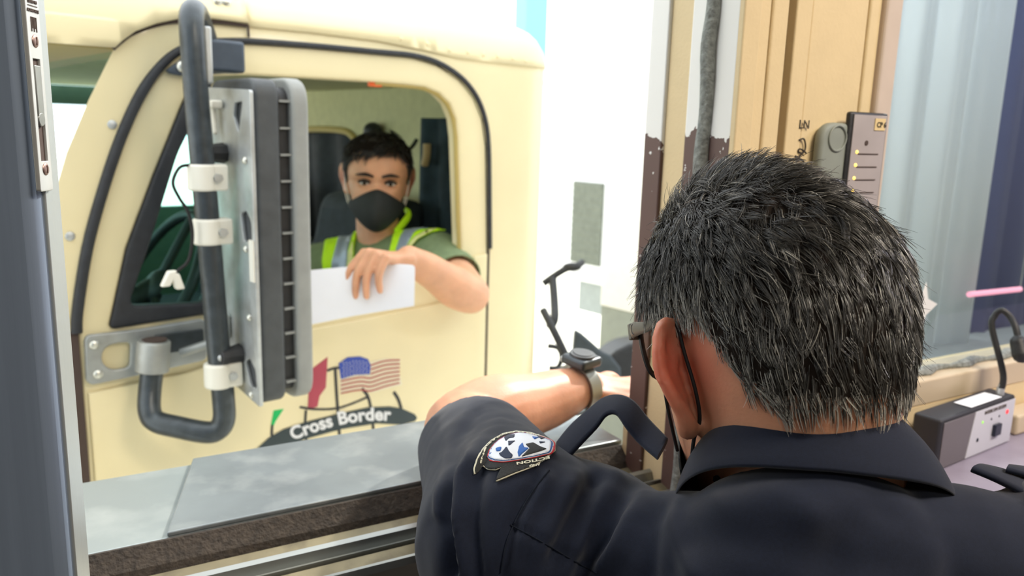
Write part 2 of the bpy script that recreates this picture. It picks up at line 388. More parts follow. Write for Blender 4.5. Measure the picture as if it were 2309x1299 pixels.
# ================================================================== SETTING: the booth
X0, X1 = Vector((1,0,0)), Vector((0,1,0)); NY = Vector((0,-1,0))
SZ = 1.12; XJ = .592
def fillet(pl, r, n=6):
    out = []; N = len(pl)
    for i in range(N):
        rr = r[i] if hasattr(r, '__len__') else r
        p = Vector((pl[i][0], pl[i][1])); a = Vector((pl[i-1][0], pl[i-1][1]))-p; b = Vector((pl[(i+1)%N][0], pl[(i+1)%N][1]))-p
        if rr <= 0: out.append(tuple(p)); continue
        k = min(rr, a.length*.48, b.length*.48); a = p+a.normalized()*k; b = p+b.normalized()*k
        for t in range(n+1): t /= n; q = a*(1-t)**2+p*(2*t*(1-t))+b*t*t; out.append(tuple(q))
    return out
FZ = 0.0
struct('floor', MB().bx(-1.6, 3.0, -2.4, .76, -.1, 0), 'floor_m', smooth=False)
struct('ceiling', MB().bx(-1.6, 3.0, -2.4, .76, 2.42, 2.5), 'ceil', smooth=False)
struct('wall_back', MB().bx(-1.6, 3.0, -2.5, -2.4, 0, 2.5), 'wall_room', smooth=False)
struct('wall_left', MB().bx(-1.7, -1.6, -2.5, .76, 0, 2.5), 'wall_room', smooth=False)
struct('wall_right', MB().bx(3.0, 3.1, -2.5, .76, 0, 2.5), 'wall_room', smooth=False)
w = MB()
w.bx(-1.6, XJ, .642, .74, 0, 1.085)           # under the hatch
w.bx(-1.6, 3.0, .60, .74, 2.15, 2.5)          # above
w.bx(-1.6, -.75, .60, .74, 1.085, 2.15)
struct('wall_front', w, 'unlit_wall', smooth=False)
w = MB(); w.bx(-1.7, 3.1, .741, .751, -.5, 1.08); w.bx(-1.7, 3.1, .741, .751, 2.15, 2.5); w.bx(-1.7, -.75, .741, .751, 1.08, 2.15)  # white facing added outside, out of view, to bounce light onto the truck
struct('wall_outside', w, 'white_paint', smooth=False)
w = MB(); w.bx(XJ, 3.0, .60, .74, 0, 1.16); w.bx(2.1, 3.0, .60, .74, 1.16, 2.15)
struct('wall_front_right', w, 'wall_cream', smooth=False)
# hatch sill profile running under the opening
def prof(name, pts, m, x0=-.9, x1=XJ, **k):
    r0 = [Vector((x0, y, z)) for y, z in pts]; r1 = [Vector((x1, y, z)) for y, z in pts]
    return struct(name, MB().loft([r0, r1]), m, smooth=False, **k)
prof('trim_1', [(.752,1.118),(.742,1.121),(.734,1.113),(.726,1.106),(.722,1.098),(.722,1.085),(.752,1.085)], 'felt')
prof('trim_2', [(.7215,1.100),(.712,1.097),(.700,1.097),(.690,1.103),(.690,1.08),(.7215,1.08)], 'track')
prof('trim_3', [(.690,1.108),(.686,1.112),(.681,1.110),(.678,1.100),(.671,1.096),(.669,1.106),(.665,1.107),(.662,1.08),(.690,1.08)], 'alu')
prof('trim_4', [(.662,1.104),(.648,1.100),(.645,1.098),(.645,1.08),(.662,1.08)], 'track')
prof('trim_5', [(.645,1.104),(.641,1.104),(.638,1.098),(.640,1.075),(.645,1.075)], 'alu')
# right reveal of the hatch: door-frame strips with worn paint
def vstrip(name, x0, x1, y0, y1, m, z0=1.085, z1=2.15, **k): return struct(name, MB().bx(x0, x1, y0, y1, z0, z1), m, smooth=False, **k)
vstrip('trim_6', .588, .606, .698, .728, 'peel_white', bevel=.002)
vstrip('trim_7', .596, .606, .669, .698, 'peel_cream')
vstrip('trim_8', .5955, .606, .6655, .669, 'gasket')
vstrip('trim_9', .591, .606, .640, .6655, 'peel_white', bevel=.003)
rp = [(.5905+.0015*math.sin(i*1.7), .634+.0012*math.sin(i*2.3+1), 1.1+i*.035) for i in range(31)]
o = struct('trim_10', MB().tube(rp, .0085, 10, 3), 'rope')
vstrip('trim_11', .592, .606, .598, .640, 'peel_white', bevel=.0015)
# interior face strips right of the hatch, their edges read off the photograph on the plane of the wall
def IX(x, y, Y=.60): return onY(x, y, Y).x
def istrip(name, xa, xb, Y, m, z0=1.16, z1=2.15, **k): return struct(name, MB().bx(xa, xb, Y, .70, z0, z1), m, smooth=False, **k)
xa, xb, xc, xd = .5922, IX(1713,0), IX(1780,0), IX(1800,0)
istrip('trim_12', xa, xb-.003, .592, 'wall_cream', bevel=.002)
istrip('trim_13', xb, IX(1741,0), .600, 'wall_cream', bevel=.001)
istrip('trim_14', IX(1741,0)+.001, xc, .598, 'wall_cream', bevel=.003)
istrip('trim_15', xc, xd, .612, 'track')
istrip('trim_16', xd, IX(1836,0), .600, 'wall_cream', bevel=.002)
istrip('wall_pillar', IX(1836,0)+.0015, IX(1965,0), .602, 'wall_cream', bevel=.002)
istrip('trim_17', IX(1966,0), IX(1992,0), .600, 'wall_cream', bevel=.003)
xg = IX(2030,0)
istrip('trim_18', IX(1993,0), xg, .594, 'post_pink', bevel=.004)
# side window
GZ = 1.195
f = MB(); f.bx(xg-.01, 2.1, .60, .66, 1.16, GZ); f.bx(2.05, 2.1, .60, .66, GZ, 2.15)
wf = struct('window_1', f, 'counter_trim', smooth=False, bevel=.003)
g = obj('window_pane', MB().bx(xg-.01, 2.05, .632, .638, GZ, 2.15), 'side_tint', wf, False)
cl = MB(); pts = [Vector((xg+.05+i*.03, .622-.004*math.sin(i*2.1), GZ+.003)) for i in range(30)]
cl.tube(pts, [.006+.003*math.sin(i*1.9) for i in range(30)], 8, 2); obj('old_sealant', cl, 'rope', wf)
# steel leaf standing open at the left of the hatch
K0 = P(78, 430, .52); EE = Vector((math.cos(R_(-24)), math.sin(R_(-24)), 0)); EN = Vector((math.cos(R_(-114)), math.sin(R_(-114)), 0)); DT = .034
def DL(a, t, z): return Vector((K0.x, K0.y, 0))+EE*a-EN*t+ZU*z      # a along the leaf outwards, t into its thickness
leaf = MB().box(DL(-.30, DT/2, 1.20), .60, DT, 2.0, (EE, EN, ZU))
dr = struct('door_1', leaf, 'steel_dark', bevel=.009)
dr['label'] = 'brushed steel door leaf standing open at the left of the hatch'
ns = MB().box(DL(.0006, DT*.60, 1.20), .003, DT*.62, 2.0, (EE, EN, ZU)); obj('edge_strip', ns, 'steel', dr, bevel=.001)
# lock faceplate on the leaf edge, its slot, hook bolt and screws
def onE(x, y): return on(x, y, DL(.0035, 0, 0), EE)
def et(x, y): q = onE(x, y)-DL(0,0,0); return (-q.dot(EN), q.z)
LF = (DL(.0045, 0, 0), -EN, ZU, EE)
tl = et(66, -60); br = et(104, 432); tm = (et(96,200)[0]+et(72,200)[0])/2; hw = .0088; zb = et(95, 432)[1]
sl0, sl1 = et(74, 132)[1], et(88, 364)[1]
lp = link('lock_plate', plate(LF, fillet([(tm-hw, zb), (tm+hw, zb), (tm+hw, 1.80), (tm-hw, 1.80)], .002), [[(tm-.0047, sl1), (tm+.0047, sl1), (tm+.0047, sl0), (tm-.0047, sl0)]], .003, .0005), 'lockplate', dr)
obj('lock_slot', MB().box(DL(.0022, tm, (sl0+sl1)/2), .0012, .013, sl0-sl1, (EE, EN, ZU)), 'brown_gap', dr, False)
hk = MB().box(DL(.0032, tm+.0005, sl0-.022), .003, .008, .036, (EE, EN, ZU)); hk.cyl(DL(.002, tm+.0005, sl0-.038), DL(.0048, tm+.0005, sl0-.038), .0045, 18); hk.box(DL(.0032, tm, sl1+.028), .002, .012, .0012, (EE, EN, ZU))
obj('hook_bolt', hk, 'alu', dr, bevel=.0006)
for yy, xx in ((92, 72), (382, 92)):
    z = et(xx, yy)[1]; s = MB().dome(DL(.0045, tm, z), EE, .0042, .3); s.box(DL(.0059, tm, z), .0006, .0008, .005, (EE, EN, ZU)); obj('screw', s, 'screw', dr)
zt = et(66, 8)[1]
for bt, dz, szz in (('SERIES MS', .0004, .0027), ('ADAMS RITE', -.0050, .0027)):
    link('lettering', text_mesh(bt, szz, (DL(.0048, tm, zt+dz), -EN, ZU, EE), .02), 'brown_gap', dr)
em = MB()
for i in range(5): em.box(DL(.0047, tm-.0032+i*.0016, zt-.0125+(.0010 if i % 2 else 0)), .0005, .0006, .009-(.002 if i % 2 else 0), (EE, EN, ZU))
em.box(DL(.0047, tm, zt-.0012), .0005, .012, .0005, (EE, EN, ZU)); obj('maker_mark', em, 'brown_gap', dr, False)
# hatch counter
sc = thing('steel_counter', 'wide brushed steel sill shelf across the hatch between the booth and the truck', 'counter', (.2, .83, 1.1))
obj('shelf_top', MB().bx(-.9, .60, .747, .912, 1.095, 1.1195), 'steel_sill', sc, bevel=.002)
obj('front_lip', MB().bx(-.9, .60, .900, .912, 1.02, 1.0945), 'steel_sill', sc, bevel=.002)
pl = MB(); a0, a1 = onZ(380,1212,SZ+.006), onZ(437,1037,SZ+.006)
r0 = [Vector((a0.x, .748, 1.1198)), Vector((a1.x, .916, 1.1198)), Vector((.598, .916, 1.1198)), Vector((.598, .748, 1.1198))]
pl.loft([r0, [p+Vector((0,0,.005)) for p in r0]])
tag(obj('cover_plate', pl, 'steel_plate', bevel=.0015), 'scratched loose steel plate lying on the hatch sill shelf', 'metal plate')
# things on the strip right of the hatch
FY = lambda Y: (Vector((0, Y, 0)), Vector((1,0,0)), ZU, NY)
def yz(x, y, Y): q = onY(x, y, Y); return (q.x, q.z)
wb = thing('wall_box', 'grey rounded electrical box on the cream wall beside the indicator panel', 'electrical box', onY(1895, 400, .6))
Yb = .588; A = yz(1857, 275, Yb); B = yz(1935, 275, Yb)
link('box_body', plate(FY(Yb), fillet([(A[0], 1.33), (B[0], 1.33), (B[0], A[1]), (A[0], A[1])], [0,0,.02,.022]), (), .012, .005), 'box_grey', wb)
cx, cz = yz(1888, 312, Yb); obj('knockout', MB().tube([(cx+.0135*math.cos(t), Yb-.0005, cz+.0135*math.sin(t)) for t in [2*PI*i/24 for i in range(24)]], .0013, 8, 1, closed=True), 'box_grey', wb)
Yp = .584; A = yz(1928, 258, Yp); B = yz(2004, 262, Yp); zt = A[1]; zb2 = 1.36
ip = thing('indicator_panel', 'grey wall panel with a column of amber lights and a black edge', 'control panel', ((A[0]+B[0])/2, .6, 1.4))
obj('housing', MB().bx(A[0]-.005, B[0]+.002, Yp+.0012, .5925, zb2, zt+.003), 'black_plastic', ip, bevel=.003)
link('face_plate', plate(FY(Yp), [(A[0], zb2), (B[0]-.002, zb2), (B[0]-.002, zt), (A[0], zt)], (), .0025, .0005), 'panel_face', ip)
wd = B[0]-A[0]
obj('paper_tag', MB().bx(A[0]+wd*.60, B[0]-.005, Yp-.0008, Yp-.0002, zt-.016, zt-.003), 'label_tan', ip, False)
link('lettering', text_mesh('CP 6', .008, (Vector((A[0]+wd*.79, Yp-.001, zt-.0125)), X0, ZU, NY), .02), 'ink', ip)
obj('keyhole', MB().cyl((A[0]+wd*.42, Yp-.0006, zt-.030), (A[0]+wd*.42, Yp+.001, zt-.030), .0028), 'brown_gap', ip)
for i in range(5):
    z = zt-.042-.0142*i
    obj('lamp', MB().dome((A[0]+wd*.17, Yp, z+.002), NY, .0019, .8), 'led', ip)
    obj('groove', MB().bx(A[0]+wd*.2, A[0]+wd*.80, Yp-.0006, Yp+.0006, z-.0006, z+.0006), 'brown_gap', ip, False)
def wallmark(body, x, y, size, rot=0, shear=0, bold=.0):
    q = onY(x, y, .5995); c, s = math.cos(rot), math.sin(rot); ea = Vector((c, 0, s)); eb = Vector((-s, 0, c))
    return text_mesh(body, size, (q, ea, eb, NY), bold, shear=shear)
def join(meshes):
    mb = MB()
    for me in meshes: mb.add([v.co for v in me.vertices], [tuple(p.vertices) for p in me.polygons])
    return mb
hw_ = thing('handwriting', 'handwritten LN 42 in dark ink on the cream door frame', 'writing', onY(1812, 300, .6))
link('letters', join([wallmark('LN', 1813, 290, .013)]).mesh('l', False), 'ink', hw_)
sq = MB()
def ink(pts, r=.0009): sq.tube([onY(x, y, .5993) for x, y in pts], r, 8, 5)
ink([(1802,316),(1812,313),(1816,325),(1815,338),(1808,346),(1800,342),(1803,336),(1812,340),(1818,346)]); ink([(1793,352),(1800,356),(1806,360),(1813,366)], .0012); ink([(1800,356),(1806,350)])
obj('number', sq, 'ink', hw_)
# counter by the side window and the intercom on it
CZ = 1.10
ct = thing('desk_counter', 'pale counter below the side window', 'counter', (1.6, .4, 1.0))
obj('worktop', MB().bx(.80, 2.9, .16, .598, CZ-.03, CZ), 'counter_m', ct, bevel=.003)
obj('back_rail', MB().bx(1.15, 2.9, .565, .598, CZ+.0005, CZ+.03), 'counter_trim', ct, bevel=.004)
obj('support', MB().bx(.84, 2.86, .5, .55, 0, CZ-.031), 'unlit_wall', ct, False)
ZT = CZ+.068
F1, F2, B1 = onZ(2124, 948, ZT), onZ(2292, 889, ZT), onZ(2046, 914, ZT)
ea = (F2-F1); Lx = ea.length; ea = ea.normalized(); en = Vector((ea.y, -ea.x, 0))
dep = .036; pass
def IB(a, b, z): return F1+ea*a-en*b+ZU*(z-ZT)
ic = thing('intercom', 'black desk intercom box with white switch panel and gooseneck microphone on counter', 'intercom', IB(Lx/2, dep/2, CZ))
obj('case', MB().box(IB(Lx/2, dep/2, (CZ+ZT)/2), Lx, dep, ZT-CZ-.001, (ea, en, ZU)), 'intercom_black', ic, bevel=.004)
IF = (IB(0, -.0012, 0), ea, ZU, en)
def ib(fx, fz): return (fx*Lx, CZ+.002+fz*(ZT-CZ-.006))
link('front_panel', plate(IF, [ib(.03,0), ib(.36,0), ib(.42,.98), ib(.03,.98)], (), .002, .0004), 'intercom_grey', ic)
wp = link('switch_panel', plate(IF, [ib(.37,0), ib(.985,0), ib(.985,.98), ib(.43,.98)], (), .002, .0004), 'intercom_panel', ic)
def idot(fx, fz, r, m, nm): a, z = ib(fx, fz); q = IF[0]+ea*a+ZU*z; obj(nm, MB().dome(q, en, r, .5), m, wp)
idot(.88,.74,.0032,'red_led','red_lamp'); idot(.54,.70,.002,'led_green','green_lamp'); idot(.50,.33,.0028,'switch','button'); idot(.66,.70,.0018,'switch','button'); idot(.77,.70,.0018,'switch','button')
a, z = ib(.74,.42); obj('rocker_switch', MB().box(IF[0]+ea*a+ZU*z+en*.002, .018, .005, .016, (ea, en, ZU)), 'switch', wp, bevel=.001)
a, z = ib(.70,.86); link('lettering', text_mesh('INTERCOM SYSTEM', .0068, (IF[0]+ea*a+ZU*z+en*.0003, ea, ZU, en)), 'brown_gap', wp)
lb = MB().box(IB(Lx*.62, dep*.42, ZT+.0006), Lx*.42, dep*.62, .0006, (ea, en, ZU)); obj('label_sheet', lb, 'paper', ic, False)
j0 = IB(Lx*.88, dep*.30, ZT)
obj('jack_nut', MB().cyl(j0, j0+ZU*.010, .005, 14).cyl(j0+ZU*.010, j0+ZU*.015, .0036, 14), 'zinc', ic)
dj = px(j0)[2]
gp = [j0+ZU*.004, j0+ZU*.03]+[P(x, y, dj+k) for x, y, k in ((2237,740,.0),(2243,712,.0),(2258,700,-.005),(2276,712,-.01),(2290,738,-.02),(2298,775,-.025),(2302,800,-.03))]
mc = obj('gooseneck', MB().tube(gp, .0042, 12, 6), 'black_plastic', ic)
obj('microphone', MB().chain([P(2296,772,dj-.025), P(2303,800,dj-.03)], [.010,.011]), 'black_plastic', ic)
# star sticker on the side pane
def star(cx, cz, rx, rzu, rzd, k=.2): return [(cx+rx, cz), (cx+rx*k, cz+rzu*k), (cx, cz+rzu), (cx-rx*k, cz+rzu*k), (cx-rx, cz), (cx-rx*k, cz-rzd*k), (cx, cz-rzd), (cx+rx*k, cz-rzd*k)]
c = yz(2083, 690, .631); rx = yz(2114,690,.631)[0]-c[0]; ru = yz(2083,637,.631)[1]-c[1]; rd = c[1]-yz(2077,768,.631)[1]
st = link('star_sticker', plate(FY(.6315), [(p[0]-(.004 if p[1] < c[1]-rd*.5 else 0), p[1]) for p in star(c[0], c[1], rx, ru, rd, .28)], (), .0006, .0001), 'white_paint')
tag(st, 'white four pointed star sticker on the side window glass', 'sticker')
# ================================================================== OUTSIDE: truck
TA = R_(11); EU = Vector((math.cos(TA), math.sin(TA), 0)); EW = Vector((math.sin(TA), -math.cos(TA), 0))
T0 = P(1000, 450, 1.85); T0.z = 0
def TW(u, v, w=0): return T0+EU*u+ZU*v+EW*w
def tw_px(x, y, w=0): return on(x, y, T0+EW*w, EW)
def tp(x, y, w=0): q = tw_px(x, y, w)-T0; return (q.dot(EU), q.z)
def TF(w): return (T0+EW*w, EU, ZU, EW)
def onU(x, y, u): q = on(x, y, T0+EU*u, EU)-T0; return (q.dot(EW), q.z)
def tpl(pl, w=0): return [tp(x, y, w) for x, y in pl]
V0 = tp(900,122)[1]; U0 = tp(1190,400)[0]; RB = .10
def bend(w0=0):
    def f(u, v):
        su, sv = max(0, u-U0), max(0, v-V0); s = math.hypot(su, sv)
        if s == 0: return TW(u, v, w0)
        a = min(s/RB, PI/2); ex = max(0, s-RB*PI/2); R = RB+w0
        return TW(min(u, U0)+R*math.sin(a)*su/s, min(v, V0)+R*math.sin(a)*sv/s, w0-R*(1-math.cos(a))-ex)
    return f
tk = thing('truck', 'cream semi truck cab with an open driver window beside the booth hatch', 'truck', TW(-.2, -.5, -1))
# door outline
D = [(196,1000),(188,900),(178,760),(183,700),(205,560),(240,430),(280,312),(325,215),(372,150),(420,114),(480,98),(560,97),(700,107),(850,121),(930,129),(985,146),(1035,179),(1068,220),(1088,270),(1096,330),(1098,450),(1099,570)]
Duv = tpl(D); uR = Duv[-1][0]
Duv = Duv+[(uR+.002, 1.0), (uR+.003, .42), (Duv[0][0]-.01, .42)]
win = tpl([(478,192),(484,172),(560,168),(700,176),(850,185),(920,191),(960,196),(992,210),(1016,234),(1030,268),(1035,310),(1038,400),(1041,500),(1043,560)])
WB = 1.185
win += [(win[-1][0]-.01, WB+.01), (win[-1][0]-.03, WB), (tp(500,640)[0], WB)]
vo = fillet(tpl([(438,186),(415,225),(345,400),(285,560),(247,735),(255,741),(476,706),(476,180)]), [.01,.03,0,0,.02,.02,.01,.01])
vi = fillet(tpl([(442,262),(400,345),(335,555),(288,690),(463,683),(463,262)]), [.02,.02,0,.02,.02,.02])
hole = [((p[0]+c0[0])/2, (p[1]+c0[1])/2) for p, c0 in zip(vo, vo)]
# shell
lft = tpl([(20,745),(20,690),(118,455),(150,345),(200,225),(258,108),(300,66)])
shell_o = [lft[0]]+lft[1:]+[(lft[-1][0]+.02, V0+.04), (U0+RB*PI/2+1.6, V0+.04), (U0+RB*PI/2+1.6, .1), (lft[0][0], .1)]
sh = cdt(shell_o, [Duv], .035, bend(0)); o = obj('cab_shell', sh, 'cream', tk)
# roof skin: front visor piece and rear piece with a lapped lower edge
def roofpart(nm, low, u0, u1, w0):
    lo = tpl(low); m = cdt([(u0, lo[0][1])]+lo+[(u1, lo[-1][1]), (u1, V0+RB*PI/2+1.7), (u0, V0+RB*PI/2+1.7)], [], .03, bend(w0))
    o = obj(nm, m, 'cream', tk); s = o.modifiers.new('s', 'SOLIDIFY'); s.thickness = .008; s.offset = -1; return o
us = tp(557, 60)[0]
r1 = roofpart('roof_visor', [(90,96),(255,108),(272,92),(300,72),(350,54),(400,45),(480,46),(556,55)], -1.6, us, .014)
lo = tpl([(560,60),(700,73),(850,92),(950,112),(1030,131),(1120,142),(1190,150)])
m = cdt(lo+[(U0+RB*PI/2+1.6, lo[-1][1]), (U0+RB*PI/2+1.6, V0+.3), (U0+.3, V0+RB*PI/2+1.7), (us+.002, V0+RB*PI/2+1.7)], [], .03, bend(.004))
r2 = obj('roof_panel', m, 'cream', tk); s = r2.modifiers.new('s', 'SOLIDIFY'); s.thickness = .005; s.offset = -1
for x, y in ((905,88),(965,101),(1012,114),(1054,119),(1088,124),(1121,128),(1155,133),(1185,139)):
    u, v = tp(x, y); q = bend(.004)(u, v); obj('rivet', MB().dome(q, EW, .0055, .45, 12), 'cream', r2)
vl = [(95,98),(255,110),(272,95),(300,75),(350,57),(400,48),(480,49),(559,58),(561,84)]
obj('visor_shadow_seam', MB().tube([tw_px(x, y, .002) for x, y in vl[1:-1]], .0035, 8, 6).tube([tw_px(x, y, .004) for x, y in vl[-2:]], .0022, 8, 1), 'brown_gap', tk)  # brown tubes paint in the shadow gap under the visor lip
obj('visor_underside', MB().box(TW(-1.12, tp(90,96)[1]+.004, -.95), .98, 1.85, .006, (EU, EW, ZU)), 'tan_trim', tk, False)
# door
dp = link('driver_door', plate(TF(0), Duv, [win, [p for p in vo]], .045, .006), 'cream', tk)
lw = tpl([(197,885),(420,838),(560,792),(692,741),(800,721),(935,694),(1030,672),(1056,655),(1063,600),(1066,578),(1096,572)])
lwp = lw+[(uR-.004, .44), (lw[0][0], .44)]
link('lower_skin', plate(TF(.007), lwp, (), .008, .004), 'cream', dp)
link('vent_frame', plate(TF(.006), vo, [vi], .03, .006), 'gasket', dp)
obj('vent_glass', cdt(vi, [], .05, lambda u, v: TW(u, v, -.012)), 'vent_tint', dp, False)
obj('division_bar', MB().bx(0,.018,0,.012,0,.46), 'gasket', dp, False).matrix_world = Matrix.Translation(TW(tp(474,600)[0], WB-.02, -.02))@Matrix((EU, -EW, ZU)).transposed().to_4x4()
wc = MB(); wc.tube([TW(u, v, -.012) for u, v in win[4:15]], .007, 8, 3); obj('window_channel', wc, 'tan_trim', dp)
gk = tpl([(172,750),(174,700),(196,560),(231,430),(271,312),(316,213),(364,146),(414,109),(480,93)]); g2 = tpl([(480,93),(560,93),(700,103),(850,117),(930,125),(987,142),(1038,175),(1072,217),(1092,268),(1100,330),(1102,450),(1103,560)])
g = MB(); g.tube([TW(u, v, .003) for u, v in gk], [.0095]*6+[.008,.007,.006], 10, 5); g.tube([TW(u, v, .003) for u, v in g2], .0058, 10, 5); obj('weather_seal', g, 'gasket', tk)
g = MB(); g.tube([TW(uR+.003, v, .001) for v in (1.215, 1.0, .7, .42)], .0028, 8, 2); obj('door_gap', g, 'brown_gap', tk)
jb = [tp(151,748), tp(176,748), (tp(196,1000)[0], tp(196,1000)[1]), (tp(206,1120)[0], .4), (tp(178,1120)[0], .4), tp(168,1000)]
link('hinge_jamb', plate(TF(.004), [(p[0], p[1]) for p in jb][::-1], (), .012, .001), 'brown_gap', tk)
fd = tpl([(60,890),(150,888),(160,990),(172,1100)]); fd += [(fd[-1][0], .2), (fd[0][0], .2)]
link('front_fender', plate(TF(.03), fd, (), .3, .012), 'cream', tk)
for x, y in ((253,281),(158,533)): obj('pillar_bolt', MB().dome(tw_px(x, y, .001), EW, .008, .35, 14), 'zinc', tk)
for x, y in ((493,9),(513,11)): u, v = tp(x, y); obj('roof_bolt', MB().dome(bend(.014)(u, v), EW, .0085, .6, 14), 'bolt', r1)
obj('lock_knob', MB().dome(tw_px(940,628,-.01), EW, .006, 1), 'gasket', dp)
obj('reflector', MB().box(tw_px(845,190,-.012), .03, .008, .010, (EU, EW, ZU)), 'orange', dp)
# wind shield and front
a, b = lft[1], lft[5]
ws = MB().add([TW(a[0]+.03, a[1], -.03), TW(b[0]+.03, b[1]+.03, -.03), TW(b[0]-.02, b[1]+.03, -1.85), TW(a[0]-.02, a[1], -1.85)], [(0,1,2,3)])
obj('windshield', ws, 'shield_tint', tk, False)
obj('hood', MB().box(TW(-1.9, .85, -.95), 2.0, 1.5, .5, (EU, EW, ZU)), 'cream', tk, bevel=.08)
# cab inside
ci = MB(); UBK = .27
ci.box(TW(-.25, 1.625, -.95), 1.2, 1.8, .01, (EU, EW, ZU)); obj('headliner', ci, 'headliner', tk, False)
so = [onU(640,300,UBK), onU(700,292,UBK), onU(770,294,UBK), onU(797,306,UBK), onU(808,330,UBK), onU(812,400,UBK), onU(812,560,UBK), onU(640,560,UBK)]
UF = (T0+EU*UBK, EW, ZU, -EU)
bw = [(-.03,.5),(-.03,1.62),(-1.86,1.62),(-1.86,.5)]
so2 = so[:-2]+[(so[5][0], 1.02), (-1.5, 1.02), (-1.5, so[1][1])]
link('rear_wall', plate(UF, bw, [so2], .02, .002), 'olive_trim', tk)
tr = MB().tube([TW(UBK-.006, v, w_) for w_, v in [(-1.5, so[1][1])]+so[:6]+[(so[5][0], 1.02)]], .011, 8, 4); obj('sleeper_trim', tr, 'tan_trim', tk)
def sheet(nm, A, B, z0, z1, amp, n, m, par, nn=Vector((0,0,0)), taper=1.0, lab=None):
    N = n*10; top = []; bot = []; A = Vector(A); B = Vector(B); side = (B-A).normalized().cross(ZU)
    rows = []
    for k in range(9):
        t = k/8; row = []
        for i in range(N+1):
            s = i/N; q = A.lerp(B, s); q = q+side*(amp*(.6+.4*t)*math.sin(s*n*2*PI+.6*math.sin(t*3+s*5))); row.append(Vector((q.x, q.y, z1+(z0-z1)*t)))
        rows.append(row)
    o = obj(nm, MB().loft(rows, False, False), m, par); s = o.modifiers.new('s', 'SOLIDIFY'); s.thickness = .004
    if lab: o['label'] = lab
    return o
sheet('sleeper_curtain', TW(.315, 0, -1.6), TW(.315, 0, -.35), .9, 1.7, .015, 7, 'cab_dark', tk, lab='dark curtain in the sleeper opening')
obj('bunk_ledge', MB().box(TW(.3, 1.03, -1.0), .10, 1.1, .10, (EU, EW, ZU)), 'dash', tk, bevel=.02)
cA, cB = onU(952,300,.20), onU(1040,300,.20)
sheet('window_curtain', TW(.20, 0, cA[0]), TW(.235, 0, -.035), .9, onU(955,266,.20)[1], .012, 4, 'curtain', tk, lab='dark curtain hanging behind the driver')
obj('curtain_tag', MB().tube([TW(.185, *onU(963,325,.185)[::-1]), TW(.183, *onU(962,350,.183)[::-1]), TW(.185, *onU(958,372,.185)[::-1])], .011, 10, 4), 'label_tan', tk)
q = onU(847,296,UBK-.02); obj('wall_knob', MB().ell(TW(UBK-.03, q[1], q[0]), .03, .03, .028), 'black_plastic', tk)
hk = onU(943,330,UBK-.01); obj('coat_hook', MB().tube([TW(UBK-.015, hk[1]+.02, hk[0]), TW(UBK-.03, hk[1], hk[0]), TW(UBK-.05, hk[1]-.012, hk[0]), TW(UBK-.06, hk[1]+.008, hk[0])], .006), 'black_plastic', tk)
fw = [(-.90,.5),(.27,.5),(.27,1.62),(-.70,1.62)]
link('passenger_door', plate((T0-EW*1.87, EU, ZU, EW), fw, [fillet([(-.62,1.16),(.20,1.16),(.20,1.55),(-.55,1.55)], .05)], .03, .003), 'cab_teal', tk)
obj('cab_floor', MB().box(TW(-.3, .5, -.95), 1.2, 1.8, .02, (EU, EW, ZU)), 'cab_dark', tk, False)
obj('dashboard', MB().box(TW(-.92, .95, -.95), .36, 1.7, .34, (EU, EW, ZU)).box(TW(-.84, 1.12, -.48), .2, .5, .06, (EU, EW, ZU)), 'dash', tk, bevel=.04)
swc = TW(-.50, 1.10, -.50); sx = (EU*.5+ZU*.86).normalized(); sy = EW
sw = MB().tube([swc+sx*(.2*math.cos(t))+sy*(.2*math.sin(t)) for t in [2*PI*i/24 for i in range(24)]], .013, 10, 2, closed=True)
for t in (0, 2.1, 4.2): sw.tube([swc, swc+sx*(.19*math.cos(t))+sy*(.19*math.sin(t))], .011, 8, 1)
sw.dome(swc, -EU*.86+ZU*.5, .05, .5); sw.tube([swc, swc-EU*.3-ZU*.15], .03, 10, 1); obj('steering_wheel', sw, 'black_plastic', tk)
def seat(nm, w0, lab):
    s = obj(nm, MB().box(TW(-.16, .78, w0), .46, .48, .14, (EU, EW, ZU)), 'seat_fabric', tk, bevel=.05, label=lab)
    bk = (ZU*.97+EU*.22).normalized(); obj('backrest', MB().box(TW(.09, 1.05, w0), .12, .46, .52, (EU, EW, bk)), 'seat_fabric', s, bevel=.05); obj('seat_base', MB().box(TW(-.16, .61, w0), .34, .36, .2, (EU, EW, ZU)), 'cab_dark', s, False)
seat('driver_seat', -.56, 'seat behind the driver'); seat('passenger_seat', -1.42, 'seat on the far side of the cab')
# chassis below the hatch line
obj('chassis', MB().box(TW(-1.1, .0, -.95), 3.4, 1.2, .18, (EU, EW, ZU)), 'black_plastic', tk, False)
for u in (-1.8,):
    for w in (-.22, -1.7):
        wl = MB().cyl(TW(u, 0, w+.12), TW(u, 0, w-.12), .5, 36); wh = obj('wheel', wl, 'rubber', tk, bevel=.04)
        obj('hub', MB().cyl(TW(u, 0, w+.125), TW(u, 0, w+.1), .26, 24), 'zinc', wh, bevel=.01)
